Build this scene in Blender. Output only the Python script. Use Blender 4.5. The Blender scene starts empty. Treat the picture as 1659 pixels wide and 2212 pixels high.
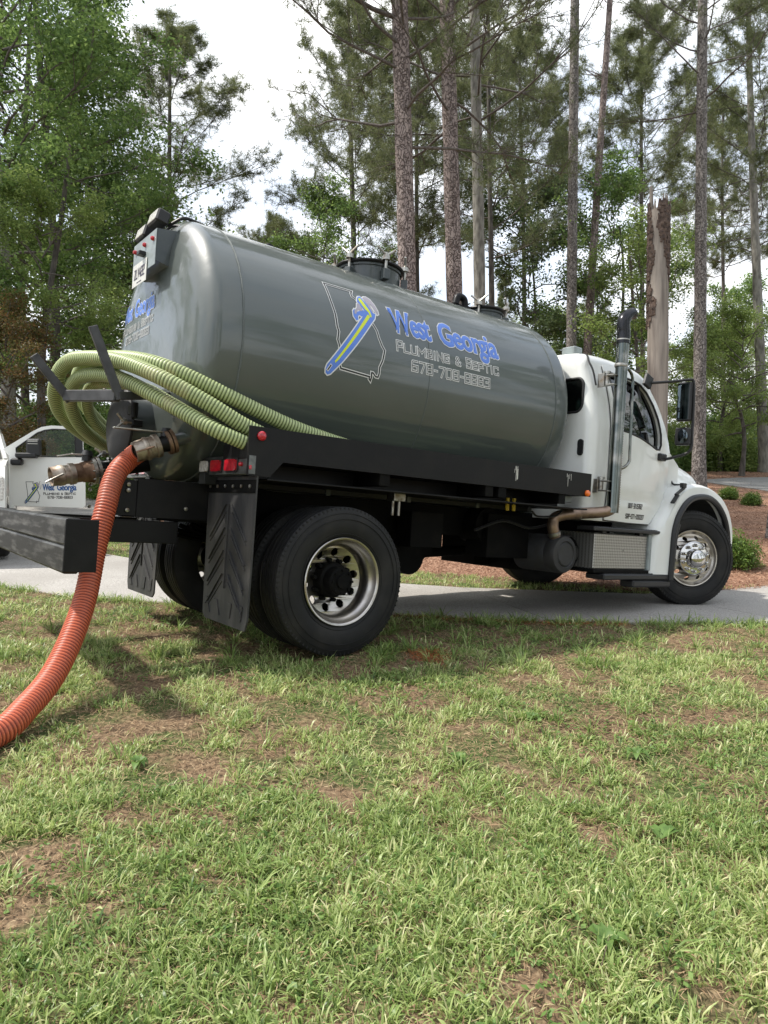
import bpy, bmesh, math, random
import numpy as np
from mathutils import Vector, Matrix, geometry as mgeo

SC = bpy.context.scene
COL = SC.collection
PI = math.pi
rad = math.radians

# ------------------------------------------------------------------ camera
cam_d = bpy.data.cameras.new('camera')
cam = bpy.data.objects.new('camera', cam_d)
COL.objects.link(cam)
cam.location = (0, 0, 1.45)
cam.rotation_euler = (rad(90 - 1.6439), 0, 0)
cam_d.sensor_fit = 'HORIZONTAL'
cam_d.sensor_width = 36
cam_d.lens = 36 * 1533.11 / 1659
cam_d.clip_start = 0.05
cam_d.clip_end = 1000
SC.camera = cam

# ------------------------------------------------------------------ sun and sky
SUN_DIR = Vector((-0.90, 0.08, 0)).normalized()
SUN_EL = rad(58)
sun_vec = Vector((SUN_DIR.x * math.cos(SUN_EL), SUN_DIR.y * math.cos(SUN_EL), math.sin(SUN_EL)))
sd = bpy.data.lights.new('sun', 'SUN')
sd.energy = 2.4
sd.angle = rad(2.0)
sd.color = (1.0, 0.95, 0.87)
sun = bpy.data.objects.new('sun', sd)
COL.objects.link(sun)
sun.rotation_euler = sun_vec.to_track_quat('Z', 'Y').to_euler()

world = bpy.data.worlds.new('World')
SC.world = world
world.use_nodes = True
wn = world.node_tree
wn.nodes.clear()
w_out = wn.nodes.new('ShaderNodeOutputWorld')
w_sky = wn.nodes.new('ShaderNodeTexSky')
w_sky.sky_type = 'NISHITA'
w_sky.sun_disc = False
w_sky.sun_elevation = SUN_EL
w_sky.sun_rotation = math.atan2(SUN_DIR.x, SUN_DIR.y)
w_sky.air_density = 1.0
w_sky.dust_density = 2.0
w_bg = wn.nodes.new('ShaderNodeBackground'); w_bg.inputs['Strength'].default_value = 0.11
w_cl = wn.nodes.new('ShaderNodeBackground'); w_cl.inputs['Strength'].default_value = 0.76
w_tc = wn.nodes.new('ShaderNodeTexCoord')
w_sep = wn.nodes.new('ShaderNodeSeparateXYZ')
w_add = wn.nodes.new('ShaderNodeMath'); w_add.operation = 'ADD'; w_add.inputs[1].default_value = 0.35
w_div = wn.nodes.new('ShaderNodeVectorMath'); w_div.operation = 'DIVIDE'
w_cmb = wn.nodes.new('ShaderNodeCombineXYZ')
w_n = wn.nodes.new('ShaderNodeTexNoise')
w_n.inputs['Scale'].default_value = 1.7; w_n.inputs['Detail'].default_value = 7; w_n.inputs['Roughness'].default_value = 0.55
w_r = wn.nodes.new('ShaderNodeValToRGB')
w_r.color_ramp.elements[0].position = 0.36; w_r.color_ramp.elements[0].color = (0.50, 0.50, 0.50, 1)
w_r.color_ramp.elements[1].position = 0.62; w_r.color_ramp.elements[1].color = (1, 1, 1, 1)
w_n2 = wn.nodes.new('ShaderNodeTexNoise')
w_n2.inputs['Scale'].default_value = 2.6; w_n2.inputs['Detail'].default_value = 6
w_r2 = wn.nodes.new('ShaderNodeValToRGB')
w_r2.color_ramp.elements[0].position = 0.35; w_r2.color_ramp.elements[0].color = (0.56, 0.63, 0.73, 1)
w_r2.color_ramp.elements[1].position = 0.6; w_r2.color_ramp.elements[1].color = (1.0, 1.0, 1.0, 1)
w_mix = wn.nodes.new('ShaderNodeMixShader')
L = wn.links.new
L(w_tc.outputs['Generated'], w_sep.inputs[0])
L(w_sep.outputs['Z'], w_add.inputs[0])
for k in 'XYZ': L(w_add.outputs[0], w_cmb.inputs[k])
L(w_tc.outputs['Generated'], w_div.inputs[0]); L(w_cmb.outputs[0], w_div.inputs[1])
L(w_div.outputs[0], w_n.inputs['Vector']); L(w_div.outputs[0], w_n2.inputs['Vector'])
L(w_n.outputs['Fac'], w_r.inputs[0]); L(w_n2.outputs['Fac'], w_r2.inputs[0])
L(w_sky.outputs[0], w_bg.inputs['Color']); L(w_r2.outputs[0], w_cl.inputs['Color'])
L(w_r.outputs[0], w_mix.inputs[0]); L(w_bg.outputs[0], w_mix.inputs[1]); L(w_cl.outputs[0], w_mix.inputs[2])
L(w_mix.outputs[0], w_out.inputs['Surface'])

SC.view_settings.view_transform = 'Standard'
SC.view_settings.look = 'None'
SC.view_settings.gamma = 1
SC.view_settings.exposure = 1.2
SC.cycles.max_bounces = 7
SC.cycles.transparent_max_bounces = 12
SC.cycles.sample_clamp_indirect = 6

# ------------------------------------------------------------------ materials
MATS = {}
def mat(name, col, rough=0.5, metal=0.0, coat=0.0, col2=None, nscale=6.0, nstretch=(1, 1, 1), nlo=0.4, nhi=0.65,
        bump=0.0, bscale=40.0, bstretch=(1, 1, 1), spec=0.5, coord='Object', rough2=None, transl=0.0, attr=None, attrcols=None,
        attrpos=None, trans=0.0, ior=1.45, detail=5, coat_rough=0.05):
    m = bpy.data.materials.new(name); m.use_nodes = True
    nt = m.node_tree; n = nt.nodes; lk = nt.links.new
    b = n['Principled BSDF']; out = n['Material Output']
    b.inputs['Base Color'].default_value = (*col, 1)
    b.inputs['Roughness'].default_value = rough
    b.inputs['Metallic'].default_value = metal
    b.inputs['Specular IOR Level'].default_value = spec
    b.inputs['Coat Weight'].default_value = coat
    b.inputs['Coat Roughness'].default_value = coat_rough
    b.inputs['Transmission Weight'].default_value = trans
    b.inputs['IOR'].default_value = ior
    tc = n.new('ShaderNodeTexCoord')
    colsock = None
    if attr:
        a = n.new('ShaderNodeAttribute'); a.attribute_name = attr
        r = n.new('ShaderNodeValToRGB')
        while len(r.color_ramp.elements) < len(attrcols): r.color_ramp.elements.new(0.5)
        for i, c in enumerate(attrcols):
            r.color_ramp.elements[i].position = attrpos[i] if attrpos else i / (len(attrcols) - 1)
            r.color_ramp.elements[i].color = (*c, 1)
        lk(a.outputs['Fac'], r.inputs[0]); colsock = r.outputs[0]
    if col2 is not None:
        mp = n.new('ShaderNodeMapping'); mp.inputs['Scale'].default_value = nstretch
        no = n.new('ShaderNodeTexNoise'); no.inputs['Scale'].default_value = nscale; no.inputs['Detail'].default_value = detail
        r = n.new('ShaderNodeValToRGB')
        r.color_ramp.elements[0].position = nlo; r.color_ramp.elements[1].position = nhi
        r.color_ramp.elements[0].color = (0, 0, 0, 1); r.color_ramp.elements[1].color = (1, 1, 1, 1)
        mx = n.new('ShaderNodeMix'); mx.data_type = 'RGBA'
        lk(tc.outputs[coord], mp.inputs[0]); lk(mp.outputs[0], no.inputs['Vector']); lk(no.outputs['Fac'], r.inputs[0])
        lk(r.outputs[0], mx.inputs[0])
        if colsock: lk(colsock, mx.inputs[6])
        else: mx.inputs[6].default_value = (*col, 1)
        mx.inputs[7].default_value = (*col2, 1)
        colsock = mx.outputs[2]
        if rough2 is not None:
            mr = n.new('ShaderNodeMapRange'); mr.inputs[3].default_value = rough; mr.inputs[4].default_value = rough2
            lk(r.outputs[0], mr.inputs[0]); lk(mr.outputs[0], b.inputs['Roughness'])
    if colsock: lk(colsock, b.inputs['Base Color'])
    if bump:
        mp = n.new('ShaderNodeMapping'); mp.inputs['Scale'].default_value = bstretch
        no = n.new('ShaderNodeTexNoise'); no.inputs['Scale'].default_value = bscale; no.inputs['Detail'].default_value = 4
        bp = n.new('ShaderNodeBump'); bp.inputs['Strength'].default_value = 1.0; bp.inputs['Distance'].default_value = bump
        lk(tc.outputs[coord], mp.inputs[0]); lk(mp.outputs[0], no.inputs['Vector']); lk(no.outputs['Fac'], bp.inputs['Height'])
        lk(bp.outputs[0], b.inputs['Normal'])
        if coat: lk(bp.outputs[0], b.inputs['Coat Normal'])
    if transl:
        tr = n.new('ShaderNodeBsdfTranslucent'); ms = n.new('ShaderNodeMixShader'); ms.inputs[0].default_value = transl
        if colsock:
            hs = n.new('ShaderNodeHueSaturation'); hs.inputs['Value'].default_value = 1.5; hs.inputs['Hue'].default_value = 0.485
            lk(colsock, hs.inputs['Color']); lk(hs.outputs[0], tr.inputs['Color'])
        else: tr.inputs['Color'].default_value = (col[0] * 1.5, col[1] * 1.5, col[2], 1)
        lk(b.outputs[0], ms.inputs[1]); lk(tr.outputs[0], ms.inputs[2]); lk(ms.outputs[0], out.inputs['Surface'])
    MATS[name] = m
    return m

M = MATS
mat('tank_paint', (0.070, 0.085, 0.079), 0.42, 0.0, 0.9, col2=(0.082, 0.096, 0.089), nscale=1.5, bump=0.0055, bscale=1.2, bstretch=(.06, 3.0, 3.0), coat_rough=0.10)
mat('grey_paint', (0.035, 0.045, 0.045), 0.4, 0, 0.4, col2=(0.06, 0.07, 0.07), nscale=7)
mat('plate_grey', (0.26, 0.30, 0.30), 0.45, 0, 0.2, col2=(0.20, 0.22, 0.22), nscale=12)
mat('weld', (0.12, 0.135, 0.13), 0.6, 0.2, bump=0.004, bscale=90)
mat('black_paint', (0.006, 0.006, 0.0065), 0.42, 0, 0.0, spec=.28, col2=(0.016, 0.015, 0.014), nscale=5, nlo=.5, nhi=.8, rough2=.6, bump=0.0006, bscale=60)
mat('bare_black', (0.018, 0.018, 0.018), 0.5, 0.3, 0.0, col2=(0.16, 0.16, 0.155), nscale=3.0, nstretch=(1.2, 1.2, 9), nlo=.46, nhi=.80, rough2=.35, bump=.001, bscale=70)
mat('frame_black', (0.003, 0.003, 0.003), 0.7, spec=.15, col2=(0.008, 0.007, 0.006), nscale=6, nlo=.5, nhi=.75)
mat('drum_black', (0.045, 0.045, 0.048), 0.6, 0.2, col2=(0.04, 0.038, 0.036), nscale=9, bump=.001, bscale=90)
mat('rack_grey', (0.075, 0.075, 0.078), 0.5, 0.3, col2=(0.035, 0.035, 0.036), nscale=8)
mat('rubber', (0.011, 0.011, 0.0115), 0.62, spec=.35, col2=(0.028, 0.026, 0.023), nscale=5, nlo=.45, nhi=.8, bump=.0006, bscale=160)
mat('tread_rubber', (0.020, 0.0195, 0.019), 0.8, col2=(0.06, 0.053, 0.046), nscale=9, nlo=.45, nhi=.8)
mat('flap_rubber', (0.030, 0.030, 0.031), 0.55, col2=(0.085, 0.08, 0.075), nscale=7, nstretch=(1, 1, .25), nlo=.45, nhi=.8, bump=.002, bscale=30, bstretch=(1, 1, .3))
mat('rim_alu', (0.52, 0.49, 0.45), 0.30, 1.0, col2=(0.34, 0.31, 0.27), nscale=7, nlo=.5, nhi=.75, rough2=.42)
mat('chrome', (0.62, 0.61, 0.60), 0.12, 1.0, col2=(0.6, 0.58, 0.55), nscale=5, nlo=.55, nhi=.8, rough2=.2)
mat('stack_chrome', (0.13, 0.145, 0.135), 0.14, 1.0, col2=(0.40, 0.38, 0.35), nscale=6, nlo=.5, nhi=.8, rough2=.3)
mat('tail_chrome', (0.035, 0.035, 0.038), 0.22, 0.8)
mat('lamp_steel', (0.16, 0.17, 0.165), 0.35, 0.8, col2=(0.08, 0.08, 0.08), nscale=14)
mat('steel', (0.42, 0.41, 0.38), 0.4, 1.0, col2=(0.20, 0.15, 0.10), nscale=14, nlo=.5, nhi=.7, rough2=.6)
mat('rusty_steel', (0.30, 0.20, 0.14), 0.55, 0.8, col2=(0.14, 0.085, 0.055), nscale=12, rough2=.7)
mat('pipe_tan', (0.33, 0.24, 0.185), 0.42, 0.8, col2=(0.10, 0.07, 0.05), nscale=8, nlo=.45, nhi=.72, rough2=.6)
mat('coupler', (0.42, 0.37, 0.31), 0.45, 0.85, col2=(0.19, 0.13, 0.09), nscale=16, nlo=.42, nhi=.68, rough2=.6, bump=.001, bscale=80)
mat('white_paint', (0.74, 0.75, 0.72), 0.34, 0, 0.6, col2=(0.66, 0.66, 0.62), nscale=3, nlo=.5, nhi=.8)
mat('pickup_white', (0.74, 0.74, 0.70), 0.34, 0, 0.6)
mat('seam_black', (0.015, 0.015, 0.015), 0.6)
mat('plastic_black', (0.016, 0.016, 0.017), 0.42, bump=.0004, bscale=200)
mat('interior', (0.03, 0.03, 0.033), 0.7)
mat('mirror_glass', (0.10, 0.12, 0.13), 0.03, 1.0)
mat('red_lens', (0.55, 0.012, 0.025), 0.18, 0, 0.8, col2=(0.35, 0.008, 0.02), nscale=60)
mat('amber_lens', (0.85, 0.16, 0.01), 0.2, 0, 0.8)
mat('clear_lens', (0.72, 0.70, 0.66), 0.25, 0, 0.6, col2=(0.45, 0.43, 0.40), nscale=60)
mat('blue_vinyl', (0.10, 0.22, 0.68), 0.35, 0, 0.3)
mat('navy_vinyl', (0.02, 0.09, 0.26), 0.4, 0, 0.2)
mat('white_vinyl', (0.72, 0.72, 0.70), 0.4, 0, 0.2)
mat('black_vinyl', (0.012, 0.012, 0.012), 0.4, 0, 0.2)
mat('yellow_vinyl', (0.66, 0.74, 0.02), 0.4, 0, 0.2)
mat('silver_vinyl', (0.38, 0.35, 0.40), 0.4, 0, 0.2)
mat('plate_white', (0.62, 0.61, 0.56), 0.4, 0, 0.2, col2=(0.52, 0.50, 0.46), nscale=30)
mat('plate_ink', (0.06, 0.05, 0.08), 0.5)
mat('yellow_tag', (0.55, 0.38, 0.02), 0.5)
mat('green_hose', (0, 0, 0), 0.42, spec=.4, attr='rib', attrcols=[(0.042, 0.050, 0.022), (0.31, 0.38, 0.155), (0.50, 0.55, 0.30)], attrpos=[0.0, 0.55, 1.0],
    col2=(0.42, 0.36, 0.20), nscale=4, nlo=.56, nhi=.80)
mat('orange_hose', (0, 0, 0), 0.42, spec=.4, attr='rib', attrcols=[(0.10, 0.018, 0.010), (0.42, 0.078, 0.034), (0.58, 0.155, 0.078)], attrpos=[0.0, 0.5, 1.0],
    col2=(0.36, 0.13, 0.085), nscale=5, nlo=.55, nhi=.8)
def barkmat(name, c1, c2, c3, sc=8.0):
    m = bpy.data.materials.new(name); m.use_nodes = True
    nt = m.node_tree; n = nt.nodes; lk = nt.links.new; b = n['Principled BSDF']; b.inputs['Roughness'].default_value = .9; b.inputs['Specular IOR Level'].default_value = .2
    tc = n.new('ShaderNodeTexCoord'); mp = n.new('ShaderNodeMapping'); mp.inputs['Scale'].default_value = (1, 1, .42)
    no = n.new('ShaderNodeTexNoise'); no.inputs['Scale'].default_value = 5; mxv = n.new('ShaderNodeMix'); mxv.data_type = 'VECTOR'; mxv.inputs[0].default_value = .24
    v = n.new('ShaderNodeTexVoronoi'); v.feature = 'DISTANCE_TO_EDGE'; v.inputs['Scale'].default_value = sc
    v2 = n.new('ShaderNodeTexVoronoi'); v2.inputs['Scale'].default_value = sc
    r = n.new('ShaderNodeValToRGB'); r.color_ramp.elements[0].position = .0; r.color_ramp.elements[1].position = .11
    r.color_ramp.elements[0].color = (0, 0, 0, 1); r.color_ramp.elements[1].color = (1, 1, 1, 1)
    cm = n.new('ShaderNodeMix'); cm.data_type = 'RGBA'; cm.inputs[6].default_value = (*c1, 1); cm.inputs[7].default_value = (*c2, 1)
    c0 = n.new('ShaderNodeMix'); c0.data_type = 'RGBA'; c0.inputs[6].default_value = (*c3, 1)
    sp = n.new('ShaderNodeSeparateColor')
    lk(tc.outputs['Object'], mp.inputs[0]); lk(mp.outputs[0], mxv.inputs[4]); lk(tc.outputs['Object'], no.inputs['Vector']); lk(no.outputs['Color'], mxv.inputs[5])
    lk(mxv.outputs[1], v.inputs['Vector']); lk(mxv.outputs[1], v2.inputs['Vector']); lk(v2.outputs['Color'], sp.inputs[0]); lk(sp.outputs[0], cm.inputs[0])
    lk(v.outputs['Distance'], r.inputs[0]); lk(r.outputs[0], c0.inputs[0]); lk(cm.outputs[2], c0.inputs[7]); lk(c0.outputs[2], b.inputs['Base Color'])
    bp = n.new('ShaderNodeBump'); bp.inputs['Distance'].default_value = .04; lk(r.outputs[0], bp.inputs['Height']); lk(bp.outputs[0], b.inputs['Normal'])
    MATS[name] = m
barkmat('bark_pine', (.22, .20, .185), (.33, .30, .28), (.10, .088, .08), 17)
barkmat('bark_red', (.24, .19, .175), (.37, .305, .28), (.12, .09, .08), 16)
mat('bark_grey', (0.27, 0.255, 0.225), 0.9, col2=(0.13, 0.12, 0.105), nscale=10, nstretch=(1, 1, .3), bump=.02, bscale=14, bstretch=(1, 1, .3))
mat('bark_dark', (0.13, 0.115, 0.10), 0.9, col2=(0.06, 0.053, 0.047), nscale=10, nstretch=(1, 1, .3), bump=.02, bscale=14, bstretch=(1, 1, .3))
mat('snag_wood', (0.32, 0.28, 0.24), 0.85, col2=(0.17, 0.145, 0.125), nscale=9, nstretch=(1, 1, .10), bump=.012, bscale=16, bstretch=(1, 1, .08))
mat('snag_bark', (0.13, 0.09, 0.07), 0.9, col2=(0.05, 0.036, 0.03), nscale=14, bump=.02, bscale=20)
mat('limb_bark', (0.15, 0.13, 0.115), 0.9, col2=(0.08, 0.068, 0.06), nscale=20)
def leafmat(name, cols, tr=0.35, rough=0.55):
    mat(name, (0, 0, 0), rough, attr='rnd', attrcols=cols, transl=tr, spec=.35)
leafmat('pine_needles', [(0.070, 0.092, 0.042), (0.125, 0.15, 0.066), (0.20, 0.23, 0.105)], .30)
leafmat('pine_needles_light', [(0.065, 0.088, 0.036), (0.12, 0.145, 0.058), (0.20, 0.22, 0.095)], .30)
leafmat('leaf_green', [(0.058, 0.112, 0.034), (0.115, 0.195, 0.055), (0.23, 0.33, 0.10)], .42)
leafmat('leaf_light', [(0.10, 0.16, 0.042), (0.175, 0.25, 0.07), (0.28, 0.36, 0.12)], .45)
leafmat('leaf_dark', [(0.055, 0.09, 0.04), (0.095, 0.14, 0.058), (0.15, 0.20, 0.085)], .35)
leafmat('leaf_maple', [(0.055, 0.05, 0.018), (0.075, 0.085, 0.025), (0.15, 0.08, 0.03), (0.06, 0.085, 0.025)], .4)
leafmat('leaf_boxwood', [(0.050, 0.100, 0.020), (0.100, 0.170, 0.035), (0.180, 0.260, 0.060)], .3, .4)
leafmat('grass_blade', [(0.070, 0.125, 0.032), (0.20, 0.29, 0.080), (0.40, 0.48, 0.19), (0.60, 0.58, 0.33)], .40, .36)
leafmat('weed_leaf', [(0.07, 0.13, 0.035), (0.13, 0.22, 0.055), (0.21, 0.31, 0.09)], .3, .5)
leafmat('straw', [(0.14, 0.085, 0.045), (0.26, 0.17, 0.095), (0.40, 0.30, 0.18)], .1, .8)
leafmat('pine_straw', [(0.13, 0.065, 0.04), (0.30, 0.16, 0.10), (0.50, 0.33, 0.23)], .1, .8)
leafmat('red_straw', [(0.28, 0.09, 0.03), (0.42, 0.15, 0.05)], .1, .8)

def glassmat(name, tint, rough=.02, mx_=.9, mn_=.07):
    m = bpy.data.materials.new(name); m.use_nodes = True
    nt = m.node_tree; n = nt.nodes; lk = nt.links.new; n.clear()
    o = n.new('ShaderNodeOutputMaterial'); t = n.new('ShaderNodeBsdfTransparent'); g = n.new('ShaderNodeBsdfGlossy')
    t.inputs['Color'].default_value = (*tint, 1); g.inputs['Roughness'].default_value = rough
    f = n.new('ShaderNodeLayerWeight'); f.inputs['Blend'].default_value = 0.42
    mr = n.new('ShaderNodeMapRange'); mr.inputs[3].default_value = mn_; mr.inputs[4].default_value = mx_
    ms = n.new('ShaderNodeMixShader')
    lk(f.outputs['Facing'], mr.inputs[0]); lk(mr.outputs[0], ms.inputs[0]); lk(t.outputs[0], ms.inputs[1]); lk(g.outputs[0], ms.inputs[2])
    lk(ms.outputs[0], o.inputs['Surface']); MATS[name] = m
glassmat('glass', (0.09, 0.12, 0.11), .02, .30, .04)
glassmat('glass_clear', (0.80, 0.85, 0.82), .02, .14, .015)
mat('sill_olive', (0.010, 0.011, 0.009), 0.6)

def concrete(name, c1, c2, c3):
    m = bpy.data.materials.new(name); m.use_nodes = True
    nt = m.node_tree; n = nt.nodes; lk = nt.links.new; b = n['Principled BSDF']
    b.inputs['Roughness'].default_value = .85
    tc = n.new('ShaderNodeTexCoord')
    a = n.new('ShaderNodeTexNoise'); a.inputs['Scale'].default_value = 0.9; a.inputs['Detail'].default_value = 6
    d = n.new('ShaderNodeTexNoise'); d.inputs['Scale'].default_value = 70; d.inputs['Detail'].default_value = 3
    r = n.new('ShaderNodeValToRGB'); r.color_ramp.elements[0].position = .35; r.color_ramp.elements[1].position = .68
    r.color_ramp.elements[0].color = (*c1, 1); r.color_ramp.elements[1].color = (*c2, 1)
    mx = n.new('ShaderNodeMix'); mx.data_type = 'RGBA'
    r2 = n.new('ShaderNodeValToRGB'); r2.color_ramp.elements[0].position = .42; r2.color_ramp.elements[1].position = .66
    lk(tc.outputs['Object'], a.inputs['Vector']); lk(tc.outputs['Object'], d.inputs['Vector'])
    lk(a.outputs['Fac'], r.inputs[0]); lk(d.outputs['Fac'], r2.inputs[0]); lk(r2.outputs[0], mx.inputs[0])
    lk(r.outputs[0], mx.inputs[6]); mx.inputs[7].default_value = (*c3, 1); lk(mx.outputs[2], b.inputs['Base Color'])
    bp = n.new('ShaderNodeBump'); bp.inputs['Distance'].default_value = .004; lk(d.outputs['Fac'], bp.inputs['Height']); lk(bp.outputs[0], b.inputs['Normal'])
    MATS[name] = m
concrete('concrete', (0.33, 0.31, 0.285), (0.45, 0.43, 0.40), (0.22, 0.205, 0.185))
concrete('old_road', (0.22, 0.215, 0.205), (0.31, 0.30, 0.285), (0.17, 0.165, 0.155))

def ground_mat():
    m = bpy.data.materials.new('ground_soil'); m.use_nodes = True
    nt = m.node_tree; n = nt.nodes; lk = nt.links.new; b = n['Principled BSDF']
    b.inputs['Roughness'].default_value = .95; b.inputs['Specular IOR Level'].default_value = .15
    tc = n.new('ShaderNodeTexCoord')
    def noise(s, st=(1, 1, 1), det=5):
        mp = n.new('ShaderNodeMapping'); mp.inputs['Scale'].default_value = st
        t = n.new('ShaderNodeTexNoise'); t.inputs['Scale'].default_value = s; t.inputs['Detail'].default_value = det
        lk(tc.outputs['Object'], mp.inputs[0]); lk(mp.outputs[0], t.inputs['Vector']); return t
    def ramp(src, p, c):
        r = n.new('ShaderNodeValToRGB')
        while len(r.color_ramp.elements) < len(c): r.color_ramp.elements.new(.5)
        for e, pp, cc in zip(r.color_ramp.elements, p, c): e.position = pp; e.color = (*cc, 1)
        lk(src, r.inputs[0]); return r
    n1 = noise(45); n2 = noise(3.2)
    lawn = ramp(n1.outputs['Fac'], (.3, .5, .7), ((.075, .055, .035), (.17, .115, .07), (.27, .20, .125)))
    lawn2 = ramp(n1.outputs['Fac'], (.3, .7), ((.035, .055, .018), (.12, .15, .05)))
    r2 = ramp(n2.outputs['Fac'], (.45, .6), ((0, 0, 0), (1, 1, 1)))
    mx1 = n.new('ShaderNodeMix'); mx1.data_type = 'RGBA'
    lk(r2.outputs[0], mx1.inputs[0]); lk(lawn.outputs[0], mx1.inputs[6]); lk(lawn2.outputs[0], mx1.inputs[7])
    n3 = noise(26, (1, .45, 1), 8)
    mul = ramp(n3.outputs['Fac'], (.3, .5, .72), ((.09, .048, .030), (.25, .14, .090), (.44, .29, .20)))
    at = n.new('ShaderNodeAttribute'); at.attribute_name = 'mulch'
    mx2 = n.new('ShaderNodeMix'); mx2.data_type = 'RGBA'
    lk(at.outputs['Fac'], mx2.inputs[0]); lk(mx1.outputs[2], mx2.inputs[6]); lk(mul.outputs[0], mx2.inputs[7])
    lk(mx2.outputs[2], b.inputs['Base Color'])
    bp = n.new('ShaderNodeBump'); bp.inputs['Distance'].default_value = .03; lk(n3.outputs['Fac'], bp.inputs['Height']); lk(bp.outputs[0], b.inputs['Normal'])
    MATS['ground_soil'] = m
ground_mat()

def tread_plate():
    m = bpy.data.materials.new('tread_plate'); m.use_nodes = True
    nt = m.node_tree; n = nt.nodes; lk = nt.links.new; b = n['Principled BSDF']
    b.inputs['Metallic'].default_value = .85; b.inputs['Roughness'].default_value = .42; b.inputs['Base Color'].default_value = (.38, .375, .36, 1)
    tc = n.new('ShaderNodeTexCoord'); mp = n.new('ShaderNodeMapping'); mp.inputs['Rotation'].default_value = (0, rad(45), 0)
    ck = n.new('ShaderNodeTexChecker'); ck.inputs['Scale'].default_value = 52
    ck.inputs['Color1'].default_value = (.44, .43, .405, 1); ck.inputs['Color2'].default_value = (.27, .262, .245, 1)
    lk(tc.outputs['Object'], mp.inputs[0]); lk(mp.outputs[0], ck.inputs['Vector']); lk(ck.outputs['Color'], b.inputs['Base Color'])
    bp = n.new('ShaderNodeBump'); bp.inputs['Distance'].default_value = .002; lk(ck.outputs['Fac'], bp.inputs['Height']); lk(bp.outputs[0], b.inputs['Normal'])
    MATS['tread_plate'] = m
tread_plate()

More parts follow.
